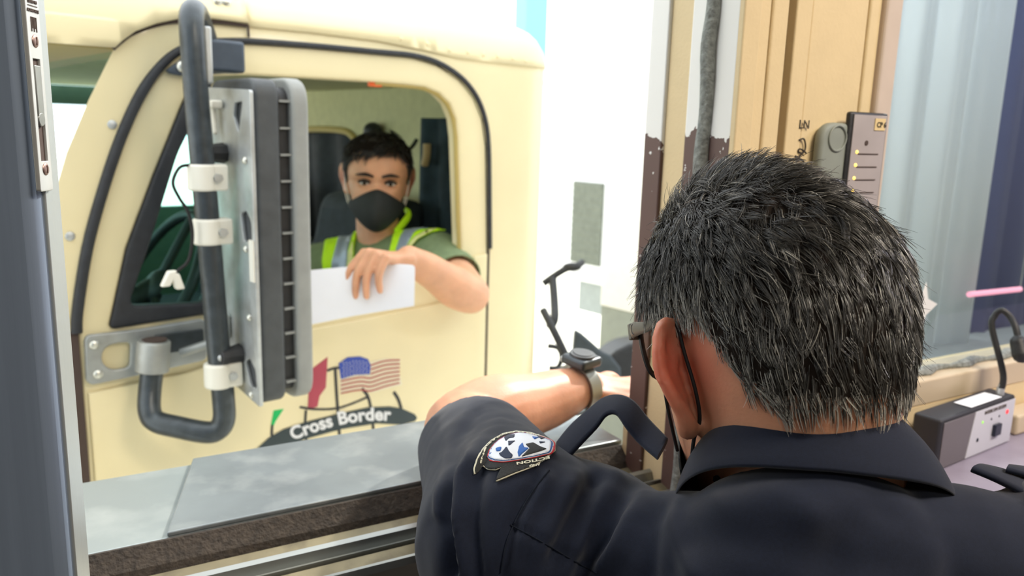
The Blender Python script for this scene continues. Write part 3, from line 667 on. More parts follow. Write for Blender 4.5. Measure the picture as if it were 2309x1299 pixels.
# decals on the door skin
DW = .0078
def decal(nm, pl, m, par, w=DW, th=.0012, fr=0):
    uv = tpl(pl, w)
    if fr: uv = fillet(uv, fr)
    return link(nm, plate(TF(w), uv, (), th, .0002), m, par)
bn = decal('name_banner', [(580,1012),(606,988),(640,968),(690,952),(760,934),(830,919),(880,917),(908,922),(935,934),(941,942),(936,950),(906,958),(850,955),(770,968),(690,990),(660,1002),(620,1009)][::-1], 'banner', dp, DW+.0012)
bl = [(660,992),(700,977),(762,958),(830,948),(882,948)]
BL, _ = crom([Vector((x, y, 0)) for x, y in bl], [0]*5, 20); cum = [0]
for i in range(1, len(BL)): cum.append(cum[-1]+(BL[i]-BL[i-1]).length)
tm_ = text_mesh('Cross Border', 1, None, .035, .02, 'LEFT', 1.02); xs = [v.co.x for v in tm_.vertices]; L0, L1 = min(xs), max(xs)
for v in tm_.vertices:
    s = (v.co.x-L0)/(L1-L0)*cum[-1]; i = min(np.searchsorted(cum, s), len(BL)-1); i = max(1, i); t = (s-cum[i-1])/(cum[i]-cum[i-1]+1e-9)
    q = BL[i-1].lerp(BL[i], t); d = (BL[min(i+3,len(BL)-1)]-BL[max(0,i-4)]).normalized(); n = Vector((d.y, -d.x, 0)); q = q+n*(v.co.y*40)
    v.co = tw_px(q.x, q.y, DW+.0018+v.co.z*.01)
link('banner_lettering', tm_, 'letter_white', bn)
ln = MB()
def line(pts, r=.0022): ln.tube([tw_px(x, y, DW+.0002) for x, y in pts], r*.14, 8, 5, flat=(EW, 7.0))
line([(756,832),(760,900),(766,985)],.0036); line([(690,925),(688,965),(692,1000)],.003); line([(738,836),(752,831),(768,829)],.003); line([(676,918),(712,923),(760,921),(800,908),(830,895)],.0026)
line([(816,876),(830,895),(838,930),(842,970)],.0036); line([(888,884),(898,900),(905,922)],.004); line([(614,958),(613,975),(614,990)],.003)
pd = obj('pole_drawing', ln, 'black_plastic', dp)
decal('maroon_flag', [(698,836),(739,805),(735,874),(721,893),(716,917),(694,924)][::-1], 'red_flag', dp)
decal('green_flag', [(617,926),(640,922),(622,950),(616,963),(611,960)][::-1], 'green_flag', dp)
fl = decal('striped_flag', [(765,822),(800,812),(835,816),(868,808),(903,809),(900,838),(907,868),(870,877),(838,886),(815,878),(768,890)][::-1], 'flag_white', dp)
decal('star_field', [(764,820),(784,806),(812,804),(830,810),(836,824),(834,844),(800,846),(769,855)][::-1], 'blue_flag', fl, DW+.0008)
stp = MB()
for i in range(7):
    r = [(836,824+i*9.6),(868,814+i*9.6),(901,812+i*8.6)]
    if i >= 3: r = [(769,860+(i-3)*9),(800,853+(i-3)*9.3),(818,851+(i-3)*9.5)]+r[0:]
    stp.tube([tw_px(x, y, DW+.0006) for x, y in r], .0017, 8, 5)
obj('stripes', stp, 'red_stripe', fl)
sd = MB()
for r_ in range(6):
    for c_ in range(8): sd.dome(tw_px(774+c_*7.4+(r_%2)*2, 818+r_*6.0-(3 if 2 < c_ < 7 else 0), DW+.0008), EW, .0013, .3, 6)
obj('stars', sd, 'flag_white', fl)
# ---------------------------------------------------------------- mirror on the door
mw = .17
pole = [tw_px(476,128,.02), tw_px(455,60,.05), tw_px(440,26,.11), tw_px(432,36,.155), tw_px(434,90,mw), tw_px(445,240,mw), tw_px(470,520,mw), tw_px(492,780,mw), tw_px(504,900,mw), tw_px(505,945,mw), tw_px(492,968,.165), tw_px(465,975,.155), tw_px(400,963,.12), tw_px(352,950,.09), tw_px(337,925,.075), tw_px(338,880,.06), tw_px(343,836,.055)]
mr = obj('side_mirror', MB().tube(pole, .0195, 18, 6), 'tube_metal', tk, label='tall side mirror on a grey tube frame')
u_c = tp(575, 550, .25)[0]
def mU(x, y, u=None): return onU(x, y, u_c if u is None else u)
wR = onU(566, 300, u_c)[0]; vT = onU(520, 176, u_c)[1]; vB = onU(596, 926, u_c)[1]; wL = .06
def MF(u): return (T0+EU*u, -EW, ZU, -EU)      # a runs away from the booth
def mout(w0, w1, v0, v1, r): return fillet([(-w1, v0), (-w0, v0), (-w0, v1), (-w1, v1)], r)
link('mirror_plate', plate(MF(u_c), fillet([(-wR, vB), (-wL, vB+.02), (-wL, vT-.012), (-wR, vT-.02)], .006), [
    fillet([(-p[0], p[1]) for p in (mU(542,480), mU(555,475), mU(566,500), mU(568,545), mU(550,545))], .006),
    fillet([(-p[0], p[1]) for p in (mU(552,815), mU(563,808), mU(576,835), mU(579,876), mU(565,872))], .006),
    fillet([(-p[0], p[1]) for p in (mU(528,232), mU(546,228), mU(538,300), mU(526,262))], .003)], .006, .001), 'zinc', mr)
link('mirror_shell', plate(MF(u_c+.007), mout(wL, wR, vB, vT, .03), (), .043, .008), 'dark_plastic', mr)
link('mirror_core', plate(MF(u_c+.050), mout(wL, wR-.012, vB+.012, vT-.012, .03), (), .022, .001), 'black_plastic', mr)
fb = MB()
for i in range(12):
    v = vB+.035+i*(vT-vB-.07)/11; fb.box(TW(u_c+.061, v, (wR+wL)/2), .020, wR-wL-.008, .0035, (EU, EW, ZU))
for i in range(5): fb.box(TW(u_c+.061, (vT+vT-.03)/2, wL+.02+i*.025), .020, .003, .03, (EU, EW, ZU))
obj('mirror_fin', fb, 'rib_grey', mr, False)
link('mirror_rim', plate(MF(u_c+.070), mout(wL-.005, wR+.004, vB-.004, vT+.004, .045), (), .030, .007), 'rib_grey', mr)
gm = bpy.data.materials.new('mirror_glass'); gm.use_nodes = True; gb = gm.node_tree.nodes['Principled BSDF']; gb.inputs['Metallic'].default_value = 1; gb.inputs['Roughness'].default_value = .03; MATS['mirror_glass'] = gm
link('mirror_glass', plate(MF(u_c+.1005), mout(wL+.006, wR-.008, vB+.008, vT-.008, .04), (), .002, .0005), 'mirror_glass', mr)
for x, y in ((564,362),(574,716),(566,562),(578,890)):
    a_, v_ = mU(x-10, y); obj('mirror_bolt', MB().dome(TW(u_c-.001, v_, a_), -EU, .0065, .8, 14), 'bolt', mr)
def clampat(x, y, sz=.052):
    c = tw_px(x, y, mw); cl = MB().cyl(c-ZU*(sz*.42), c+ZU*(sz*.42), .0235, 20); cl.box(c+EU*.022+EW*.004, .03, .03, sz*.84, (EU, EW, ZU)); o = obj('tube_clamp', cl, 'white_plastic', mr, bevel=.004)
    obj('clamp_bolt', MB().cyl(c+EU*.018+EW*.019, c+EU*.018+EW*.027, .0075, 6), 'zinc', mr); return o
for x, y in ((456,400),(468,522),(492,845)): clampat(x, y)
for x, y in ((492,345),(528,795)):
    a_, v_ = mU(x+16, y); c = TW(u_c, v_, a_); kb = MB().cyl(c-EU*.002, c-EU*.042+EW*.01, .018, 8, .013); obj('adjust_knob', kb, 'black_plastic', mr, bevel=.002)
    obj('knob_cap', MB().dome(c-EU*.042+EW*.01, -EU, .007, .6, 6), 'zinc', mr)
a_, v_ = mU(495, 236); c = TW(u_c-.012, v_, a_); obj('t_bolt', MB().box(c, .02, .045, .014, (EU, EW, ZU)).tube([c, c-ZU*.05+EW*.008], .004, 8, 1), 'white_plastic', mr, bevel=.004)
a_, v_ = mU(520, 735); obj('spring_clip', MB().box(TW(u_c-.008, v_, a_), .012, .012, .045, (EU, EW, ZU)), 'zinc', mr, bevel=.004)
a_, v_ = mU(574, 590); obj('paint_chip', MB().box(TW(u_c-.002, v_, a_-.006), .003, .016, .07, (EU, EW, ZU)), 'white_plastic', mr, False)
# wire hanging from the mirror tube
wr = [tw_px(432,372,.17), tw_px(405,378,.18), tw_px(390,412,.185), tw_px(404,446,.185), tw_px(424,478,.185), tw_px(434,528,.185), tw_px(426,585,.185), tw_px(404,608,.185), tw_px(395,615,.185)]
wi = obj('wire', MB().tube(wr, .0028, 8, 6), 'cord', mr)
pc = MB().box(tw_px(380,628,.185), .014, .014, .028, (EU, EW, (ZU+EU*.5).normalized())); pc.box(tw_px(399,634,.185), .014, .014, .028, (EU, EW, (ZU-EU*.3).normalized())); obj('plug', pc, 'white_plastic', wi, bevel=.003)
# upper and lower mirror brackets
ub = link('upper_bracket', plate(TF(.016), tpl([(378,158),(408,136),(446,96),(475,92),(544,100),(546,146),(520,164),(410,171),(385,166)][::-1], .016), (), .016, .003), 'slate', mr)
obj('bracket_block', MB().box(tw_px(500,128,.035), .07, .045, .055, (EU, EW, ZU)), 'slate', ub, bevel=.006)
for x, y in ((411,150),(534,127)): obj('bracket_bolt', MB().dome(tw_px(x, y, .017), EW, .0105, .7, 16), 'bolt', ub)
obj('top_strap', MB().box(tw_px(464,125,.145), .012, .03, .09, (EU, EW, ZU)), 'zinc', mr, bevel=.003)
lo_ = tpl([(192,757),(300,746),(464,719),(468,812),(300,850),(208,869),(196,862)][::-1], .014); hh = tpl([(228,806),(238,783),(262,774),(296,772),(293,830),(255,836),(236,826)], .014)
lbk = link('lower_bracket', plate(TF(.014), fillet(lo_, .012), [fillet(hh, .01)], .012, .003), 'galv', mr)
obj('bracket_channel', MB().box(tw_px(405,770,.018), .085, .012, .035, (EU, EW, ZU)), 'tube_metal', lbk, False)
for x, y in ((213,778),(221,844)): obj('bracket_bolt', MB().dome(tw_px(x, y, .0145), EW, .0085, .6, 14), 'bolt', lbk)
s0, s1 = tw_px(347,768,.055), tw_px(343,838,.055); obj('tube_socket', MB().cyl(s0, s1, .0285, 24), 'galv', lbk, bevel=.003)
obj('socket_mouth', MB().cyl(s0+ZU*.0005, s0+ZU*.002, .022, 24), 'brown_gap', lbk)
obj('lever', MB().tube([tw_px(408,796,.05), tw_px(470,775,.08)], .008, 10, 1), 'galv', lbk)
# ---------------------------------------------------------------- behind the cab: trailer, hoses, fenders, ground
g = struct('ground', MB().bx(-40, 60, .95, 90, -.6, -.5), 'ground_m', smooth=False)
tl_ = thing('trailer', 'white semi trailer with a grey cooling unit behind the truck cab', 'trailer', TW(2, -.5, -1))
UT = 2.6; wA = onU(1366, 500, 1.30)[0]
obj('trailer_box', MB().box(TW(UT+5, 1.9, -1.02), 10, 2.3, 2.7, (EU, EW, ZU)), 'trailer_white', tl_, bevel=.03)
q0, q1 = onU(1296,408,UT-.12), onU(1364,408,UT-.12); q2 = onU(1298,590,UT-.12)
cu_ = obj('cooling_unit', MB().box(TW(UT-.06, (q0[1]+q2[1])/2, (q0[0]+q1[0])/2-.05), .12, abs(q1[0]-q0[0])+.3, q0[1]-q2[1]+.12, (EU, EW, ZU)), 'trailer_white', tl_, bevel=.02)
gl = MB().box(TW(UT-.125, (q0[1]+q2[1])/2, (q0[0]+q1[0])/2), .012, abs(q1[0]-q0[0]), q0[1]-q2[1], (EU, EW, ZU)); go = obj('grille', gl, 'grille', cu_, False)
gb_ = MB()
for i in range(12): gb_.box(TW(UT-.134, q2[1]+(i+.5)*(q0[1]-q2[1])/12, (q0[0]+q1[0])/2), .008, abs(q1[0]-q0[0])*.98, .012, (EU, EW, ZU))
obj('slat', gb_, 'grille', go, False)
obj('landing_gear', MB().box(TW(UT+2.5, 0, -.3), .15, .15, 1.0, (EU, EW, ZU)), 'skirt_grey', tl_, False)
obj('trailer_skirt', MB().box(TW(UT+.15, .45, -1.02), .2, 2.2, .2, (EU, EW, ZU)), 'skirt_grey', tl_, False)
for u in (7.5, 9):
    for w in (-.1, -1.9): obj('wheel', MB().cyl(TW(UT+u, 0, w+.12), TW(UT+u, 0, w-.12), .5, 28), 'rubber', tl_, bevel=.04)
# white side fairing panel with grey skirt between cab and trailer
fw0, fw1 = onU(1367, 400, 1.15), onU(1500, 400, 1.15)
fp = thing('fairing', 'tall white panel with a grey skirt standing behind the cab', 'panel', TW(1.15, -.5, (fw0[0]+fw1[0])/2))
vs = onU(1372,694,1.15)[1]
fp_c = (fw0[0]+fw1[0])/2+.15; fp_w = abs(fw1[0]-fw0[0])+.3
obj('white_panel', MB().box(TW(1.17, (vs+3.2)/2, fp_c), .04, fp_w, 3.2-vs, (EU, EW, ZU)), 'trailer_white', fp, bevel=.008)
obj('grey_skirt', MB().box(TW(1.18, (vs-.5)/2, fp_c), .05, fp_w-.01, vs+.5, (EU, EW, ZU)), 'skirt_grey', fp, False)
# rubber wheel fenders
def solid(nm, pl, d, th, m, par, lab=None):
    a = [P(x, y, d) for x, y in pl]; b = [p+CF*th for p in a]; o = obj(nm, MB().loft([a, b]), m, par, bevel=.01)
    if lab: o['label'] = lab
    return o
ffn = [(1255,930),(1285,850),(1292,800),(1297,743),(1312,752),(1335,772),(1360,794),(1378,802),(1400,830),(1405,930)]
solid('mud_flap', ffn, 2.30, .06, 'rubber', tk)
ffn = [(1375,930),(1372,806),(1390,790),(1418,776),(1450,770),(1485,772),(1520,784),(1540,930)]
solid('wheel_fender', ffn, 2.42, .3, 'gasket', tk)
hs = thing('air_hose', 'black looping air hoses hanging behind the cab', 'hose', P(1262,900,2.2))
def hose(pts, r): obj('hose', MB().tube([P(x, y, d) for x, y, d in pts], r, 10, 6), 'gasket', hs)
hose([(1225,700,2.25),(1248,745,2.2),(1270,790,2.2),(1285,822,2.2),(1296,845,2.2),(1300,900,2.2)], .011)
hose([(1225,640,2.5),(1250,622,2.5),(1275,607,2.5),(1300,600,2.5),(1312,592,2.55)], .011); hose([(1246,628,2.5),(1250,680,2.45),(1250,720,2.4),(1238,740,2.4)], .013)
hose([(1235,780,2.3),(1258,785,2.3),(1266,806,2.3),(1258,828,2.3),(1238,830,2.3)], .007)
for v_ in ((1290,602,2.5), (1275,838,2.2)): obj('valve', MB().ell(P(*v_), .03, .014, .014, (CR, CU, CF)), 'black_plastic', hs)
# white canopy post, wall and blue post far behind
bp_ = P(1198, 30, 9.0); q = obj('blue_post', MB().bx(bp_.x-.14, bp_.x+.14, bp_.y-.14, bp_.y+.14, -.5, 8), 'blue_post', bevel=.02); tag(q, 'pale blue upright post far behind the cab roof', 'post')
# view through the side window: pale ribbed curtain and a navy sheet for the dark reflection
Ys = 1.02; xs0, xs1 = onY(1960,400,Ys).x, onY(2256,300,Ys).x; zb_ = onY(2130,846,Ys).z
def ribs(nm, x0, x1, m, lab, cat, y, k):
    rows = [[], []]; N = 120
    for i in range(N+1):
        x = x0+(x1-x0)*i/N; t = i/N; yy = y+.014*math.sin(t*2*PI*3.2*k)+.006*math.sin(t*2*PI*7.5*k+1); rows[0].append(Vector((x, yy, zb_))); rows[1].append(Vector((x, yy, 2.3)))
    o = obj(nm, MB().loft(rows, False, False), m); s = o.modifiers.new('s', 'SOLIDIFY'); s.thickness = .004; tag(o, lab, cat)
ribs('strip_curtain', xs0, xs1, 'sheet_blue', 'pale blue ribbed plastic curtain outside the side window', 'curtain', Ys, 1)
ribs('reflection_sheet', xs1+.002, xs1+.9, 'navy_sheet', 'dark navy sheet added as a dark reflection beside the pale blue curtain', 'curtain', Ys+.05, 2)  # navy sheet put in for the dark reflection at the right of the pane
ph = onY(2185,664,.97); pe = onY(2300,652,.97); q = obj('streak_tube', MB().cyl(ph, pe, .006, 14), 'pink_streak'); obj('hanger', MB().tube([pe, pe+ZU*.5, Vector((pe.x, pe.y, 2.29)), Vector((pe.x, pe.y+.03, 2.31))], .0015, 8, 2), 'skirt_grey', q); tag(q, 'thin pink glowing tube added as a reflection streak in the side window', 'lamp')  # added glowing tube and hanger stand in for a pink reflection in the pane
q = obj('trim_19', MB().bx(xs0, xs1+.9, .75, 1.06, 1.06, zb_-.002), 'skirt_grey', bevel=.004); q['kind'] = 'structure'
q = obj('trim_20', MB().bx(xs0, xs1+.9, .99, 1.06, 2.3, 2.36), 'skirt_grey', bevel=.004); q['kind'] = 'structure'
# ================================================================== PEOPLE
from mathutils.bvhtree import BVHTree
HZ = [-.114,-.108,-.10,-.085,-.07,-.05,-.02,0,.02,.04,.06,.08,.095,.107,.115,.118]
HF = [.056,.076,.086,.086,.091,.093,.092,.087,.095,.095,.090,.076,.059,.038,.016,.0]
HB = [.030,.000,-.026,-.056,-.072,-.083,-.095,-.100,-.102,-.101,-.096,-.084,-.067,-.046,-.022,-.0]
HWd = [.018,.031,.040,.050,.057,.063,.070,.074,.077,.078,.0775,.072,.061,.043,.020,.0]
def head_pt(t, z):
    F, B, Wd = (np.interp(z, HZ, a) for a in (HF, HB, HWd)); yc = (F+B)/2; n = 2/2.35
    c, s = math.cos(t), math.sin(t); y = yc+math.copysign(abs(c)**n, c)*(F-B)/2; x = math.copysign(abs(s)**n, s)*Wd
    if y > .03:
        g = lambda cx, cz, sx, sz: math.exp(-((x-cx)/sx)**2-((z-cz)/sz)**2)
        y += .020*g(0,-.036,.011,.014)+.010*g(0,-.018,.008,.022)-.011*g(.032,.002,.015,.011)-.011*g(-.032,.002,.015,.011)+.004*g(.03,.020,.02,.006)+.004*g(-.03,.020,.02,.006)
        y += .006*g(0,-.066,.020,.004)+.006*g(0,-.076,.017,.005)-.004*g(0,-.071,.022,.002)+.006*g(0,-.100,.016,.010)+.004*g(0,-.030,.05,.02)
    return (x, y, z)
def head_mb(M, mb):
    zs = [(-.114+.232*(.5-.5*math.cos(PI*k/58))) for k in range(1, 58)]; n = 72
    rings = [[M@Vector(head_pt(2*PI*i/n, z)) for i in range(n)] for z in zs]; mb.loft(rings)
def ear_mb(M, mb, s, flare=28, ez=-.006, es=1.0):
    O = Vector((s*.0715, .004, ez))
    def Z(u, v, w=0):
        th = R_(flare*(1-.50*max(0, min(1, -v/.030)))); a = Vector((s*math.sin(th), -math.cos(th), 0)); b = Vector((0, -.12, 1)).normalized(); nn = a.cross(b).normalized()
        return M@(O+(a*u+b*v+nn*(w*s))*es)
    out = [(.000,.026),(.007,.035),(.018,.039),(.028,.035),(.034,.023),(.0345,.006),(.030,-.010),(.023,-.022),(.015,-.031),(.007,-.034),(.000,-.028)]
    mb.chain([Z(u, v) for u, v in out], [k*es for k in [.005]*3+[.0054]*4+[.0062,.0078,.0082,.006]], 10, 4)
    for k, (v0, v1, u1) in enumerate([(.024,.030,.026),(.012,.016,.031),(.0,.002,.030),(-.011,-.012,.024),(-.021,-.022,.017)]): mb.chain([Z(-.004, v0), Z(u1*.5, (v0+v1)/2), Z(u1, v1)], [.0085*es,.0062*es,.0042*es], 10, 3)
    mb.chain([Z(.010,.022,.003), Z(.019,.018,.004), Z(.022,.002,.004), Z(.016,-.014,.003)], [.004*es]*4, 8, 4)
def hand_mb(mb, Wp, d, n, thumb, curls, tcurl=.5, splay=.05, sc=1.0, lens=None):
    """palm, four fingers of different length bent at the knuckles and a thumb from the side; d to the fingers, n out of the back of the hand, thumb = side vector"""
    d = Vector(d).normalized(); n = (Vector(n)-d*Vector(n).dot(d)).normalized(); s = d.cross(n); s = s if s.dot(thumb) > 0 else -s
    Wp = Vector(Wp); K = []
    for i in range(4):
        f = 1.5-i; k = Wp+d*((.088,.092,.087,.078)[i]*sc)+s*(f*.0205*sc)+n*((-.001,.002,.001,-.003)[i]*sc); K.append(k)
        mb.chain([Wp+s*(f*.012*sc), Wp.lerp(k, .5)-n*.003*sc, k], [.0145*sc,.0135*sc,.0112*sc], 12, 3)
    for i in range(4):
        L = ((.043,.027,.022),(.047,.030,.023),(.044,.028,.022),(.034,.021,.019))[i]; f = 1.5-i; p = K[i]; pts = [p-d*.006*sc]; ang = 0; dd = (d+s*(f*splay)).normalized(); pts = [p]
        cu = curls[i] if hasattr(curls[i], '__len__') else (curls[i], curls[i]*1.1, curls[i]*.7)
        for j in range(3):
            ang += cu[j]; v = dd*math.cos(ang)-n*math.sin(ang); p = p+v*(L[j]*sc); pts.append(p)
        mb.chain(pts, [.0102*sc,.0092*sc,.0083*sc,.0070*sc], 12, 4)
    t0 = Wp+d*.022*sc+s*.020*sc-n*.006*sc; a1 = (d*.62+s*.72-n*.25).normalized(); t1 = t0+a1*.040*sc
    a2 = (d*(.8)+s*(.35-tcurl*.6)-n*(.15+tcurl*.6)).normalized(); t2 = t1+a2*.032*sc; a3 = (d*(.85)+s*(.1-tcurl*.7)-n*(.1+tcurl*.7)).normalized(); t3 = t2+a3*.025*sc
    mb.chain([t0, t1, t2, t3], [.0150*sc,.0118*sc,.0105*sc,.0082*sc], 12, 4)
def hair_mesh(M, inside, flow, n, length, rad, tfun, lift=.35, nclump=1200, clump=.75, K=8, capoff=.0035, cap_t=.02, dens=None, jitter=.25, seed=1, bald=None):
    g = np.random.default_rng(seed); nt_, nz_ = 120, 70
    zs = np.linspace(-.11, .1175, nz_); ts = np.linspace(0, 2*PI, nt_, endpoint=False)
    G = np.array([[head_pt(t, z) for t in ts] for z in zs])
    tri = []
    for k in range(nz_-1):
        for i in range(nt_): j = (i+1)%nt_; tri += [(G[k,i],G[k,j],G[k+1,j]),(G[k,i],G[k+1,j],G[k+1,i])]
    tri = np.array(tri); ar = np.linalg.norm(np.cross(tri[:,1]-tri[:,0], tri[:,2]-tri[:,0]), axis=1); cen = tri.mean(1)
    ok = np.array([inside(*c) for c in cen]); wgt = ar*ok
    if dens is not None: wgt = wgt*dens(cen)
    idx = g.choice(len(tri), n, p=wgt/wgt.sum()); r1 = np.sqrt(g.random(n))[:,None]; r2 = g.random(n)[:,None]; T = tri[idx]
    roots = T[:,0]*(1-r1)+T[:,1]*(r1*(1-r2))+T[:,2]*(r1*r2)
    E = np.array([.078,.100,.118]); C0 = np.array([0,0,0.])
    def q(p): return np.linalg.norm(p/E, axis=1)
    def nrm(p): v = p/E**2; return v/np.linalg.norm(v, axis=1)[:,None]
    def grow(root, L, jit):
        lf = lift(root) if callable(lift) else np.full(len(root), lift)
        p = root.copy(); q0 = q(p); out = [p.copy()]; m = len(p)
        for k in range(1, K):
            N = nrm(p); f = flow(p)+jit; f = f-N*(f*N).sum(1)[:,None]; f /= np.linalg.norm(f, axis=1)[:,None]+1e-9
            p = p+f*(L/(K-1)*(1-.25*lf))[:,None]; h = lf*L*(1-(1-k/(K-1))**2)*.62
            qq = q(p); p = p*((q0+h/.095)/qq)[:,None]; out.append(p.copy())
        return np.stack(out, 1)
    ci = g.choice(n, nclump, replace=False); gj = g.normal(0, jitter, (nclump, 3)); gl = length(roots[ci])*g.uniform(.8, 1.15, nclump); GP = grow(roots[ci], gl, gj)
    # nearest guide for every root
    near = np.empty(n, int)
    for a in range(0, n, 2000): near[a:a+2000] = ((roots[a:a+2000,None,:]-roots[ci][None])**2).sum(2).argmin(1)
    L = length(roots)*g.uniform(.7, 1.2, n); SP = grow(roots, L, gj[near]*.8+g.normal(0, jitter*.35, (n,3)))
    kk = (np.linspace(0, 1, K)**1.2)[None,:,None]*clump; off = (roots-roots[ci][near])[:,None,:]*(1-.55*kk)
    SP = SP*(1-kk)+(GP[near]+off)*kk
    short = g.random(n) < .30; SP[short] = grow(roots[short], L[short]*.55, g.normal(0, jitter*1.6, (int(short.sum()),3)))
    strag = g.random(n) < .025; SP[strag] += (nrm(roots[strag])[:,None,:]*(np.linspace(0,1,K)**2)[None,:,None])*g.uniform(.002,.010,strag.sum())[:,None,None]
    Mn = np.array(M); SPw = SP@Mn[:3,:3].T+Mn[:3,3]
    tang = np.gradient(SPw, axis=1); tang /= np.linalg.norm(tang, axis=2)[:,:,None]+1e-9
    ref = g.normal(0, 1, (n,1,3)); u = ref-tang*(ref*tang).sum(2)[:,:,None]; u /= np.linalg.norm(u, axis=2)[:,:,None]; w = np.cross(tang, u)
    rr = (rad*g.uniform(.7,1.25,n))[:,None]*(1-.75*np.linspace(0,1,K)**1.5)[None]
    V = np.stack([SPw+(u*math.cos(a)+w*math.sin(a))*rr[:,:,None] for a in (0, 2.094, 4.189)], 2).reshape(-1, 3)
    b = (np.arange(n)*K*3)[:,None,None]+(np.arange(K-1)*3)[None,:,None]; i = np.arange(3)[None,None,:]; j = (i+1)%3
    F = np.stack([b+i, b+j, b+3+j, b+3+i], 3).reshape(-1, 4)
    tv = tfun(roots, g.random(n), g.random(nclump)[near]); TV = np.repeat(tv, K*3)
    # dark under layer on the scalp
    cv = []; cf = []; idc = {}
    CN = Mn[:3,:3]
    for k in range(nz_-1):
        for t in range(nt_):
            t2 = (t+1)%nt_; c = (G[k,t]+G[k,t2]+G[k+1,t]+G[k+1,t2])/4
            if inside(c[0], c[1], c[2]-.009) and not (bald is not None and np.linalg.norm(c-bald) < .008):
                q4 = []
                for key in ((k,t),(k,t2),(k+1,t2),(k+1,t)):
                    if key not in idc:
                        pnt = G[key]; nn = nrm(pnt[None])[0]; idc[key] = len(cv); cv.append(CN@(pnt+nn*capoff)+Mn[:3,3])
                    q4.append(idc[key])
                cf.append(q4)
    o = len(V); V = np.concatenate([V, np.array(cv)]); F = np.concatenate([F, np.array(cf)+o]); TV = np.concatenate([TV, np.full(len(cv), cap_t)])
    me = bpy.data.meshes.new('hair'); me.vertices.add(len(V)); me.vertices.foreach_set('co', V.astype(np.float32).ravel())
    me.loops.add(F.size); me.loops.foreach_set('vertex_index', F.astype(np.int32).ravel()); me.polygons.add(len(F)); me.polygons.foreach_set('loop_start', np.arange(0, F.size, 4, dtype=np.int32))
    me.polygons.foreach_set('use_smooth', np.ones(len(F), bool)); me.update(calc_edges=True); me.validate(); tint(me, TV)
    mi_ = np.zeros(len(me.polygons), np.int32); mi_[-len(cf):] = 1; me.polygons.foreach_set('material_index', mi_); return me
def frame(c, facing, pitch, roll, sc):
    """head matrix: local +y looks along `facing` (world angle), pitched down"""
    f = Vector((math.cos(facing), math.sin(facing), 0)); r = Vector((f.y, -f.x, 0)); m = Matrix((r, f, ZU)).transposed().to_4x4()
    m = m@Matrix.Rotation(-pitch, 4, 'X')@Matrix.Rotation(roll, 4, 'Y')@Matrix.Scale(sc, 4); m.translation = Vector(c); return m
def drape(name, pl, bvh, off, step, m, par, th=.001, holes=()):
    """cloth piece laid on the surface below it"""
    def mp(x, y):
        r = ray(x, y).normalized(); h = bvh.ray_cast(CAM, r)
        k = 0
        while h[0] is None and k < 90: k += 2; r = ray(x, y+k).normalized(); h = bvh.ray_cast(CAM, r)
        if h[0] is None: h = bvh.find_nearest(CAM+r*(mp.d))
        else: mp.d = (h[0]-CAM).length
        nn = h[1] if h[1].dot(r) < 0 else -h[1]
        nn = (nn-r*.8).normalized()
        return h[0]+nn*off
    mp.d = .7
    mb = cdt(pl, list(holes), step, mp); o = obj(name, mb, m, par, angle=80); s = o.modifiers.new('s', 'SOLIDIFY'); s.thickness = th; s.offset = 0; return o
def drape_text(body, pts, hpx, bvh, off, bold=.03):
    t_ = text_mesh(body, 1, None, bold, .02, 'LEFT', 1.0); xs = [v.co.x for v in t_.vertices]; L0, L1 = min(xs), max(xs)
    BL, _ = crom([Vector((x, y, 0)) for x, y in pts], [0]*len(pts), 12); cum = [0]
    for i in range(1, len(BL)): cum.append(cum[-1]+(BL[i]-BL[i-1]).length)
    for v in t_.vertices:
        s = (v.co.x-L0)/(L1-L0)*cum[-1]; i = max(1, min(int(np.searchsorted(cum, s)), len(BL)-1)); t = (s-cum[i-1])/(cum[i]-cum[i-1]+1e-9)
        q = BL[i-1].lerp(BL[i], t); d = (BL[i]-BL[i-1]).normalized(); n = Vector((d.y, -d.x, 0)); q = q+n*(v.co.y*hpx)
        r = ray(q.x, q.y).normalized(); h = bvh.ray_cast(CAM, r)
        nn = h[1] if h[1] is not None else -r
        v.co = (h[0]+nn*(off+v.co.z*.01)) if h[0] else CAM+r*.7
    return t_
def bvh_of(me): return BVHTree.FromPolygons([v.co.copy() for v in me.vertices], [tuple(p.vertices) for p in me.polygons])
# ------------------------------------------------------------------ officer
HC = P(1745, 805, .565); HA = math.atan2(ray(1752,785).y, ray(1752,785).x)+R_(34)
HM = frame(HC, HA, R_(25), 0, 1.0)@Matrix.Diagonal((.97,.99,1.07,1))
SL = P(1168, 1212, .605); EL = P(1046, 968, .89); WR = P(1312, 872, 1.04)
_q = P(1885, 1058, .457); lat = Vector((_q.x-SL.x, _q.y-SL.y, 0)); lat = (lat+CR*.10)*Vector((1,1,0)).x if False else lat
lat = Vector((math.sin(YAW-R_(9)), -math.cos(YAW-R_(9)), 0)); bf = Vector((-lat.y, lat.x, 0))
nax = (bf*.62+ZU*.785).normalized(); nbk = (ZU*.62-bf*.785).normalized()
NB = _q-nbk*.098
SR = P(2440, 1340, .50)
UPC = P(1850, 1092, .462)-nbk*.060-nax*.075; CHE = UPC-nax*.13-nbk*.035; WAI = CHE-bf*.10-ZU*.14; PEL = WAI-bf*.03-ZU*.15
off_ = thing('person', 'officer with short grey-black hair, glasses and navy uniform shirt, seen from behind at the hatch', 'person', Vector((PEL.x, PEL.y, 0)))
bm_ = MB(); head_mb(HM, bm_); ear_mb(HM, bm_, -1, 56, -.012, .92); ear_mb(HM, bm_, 1, 56, -.012, .92)
hl = lambda x, y, z: HM@Vector((x, y, z))
bm_.chain([hl(0,-.012,-.03), hl(0,-.020,-.085), NB-nax*.015, NB-nax*.06], [.058,.058,.066,.075], 24, 6)
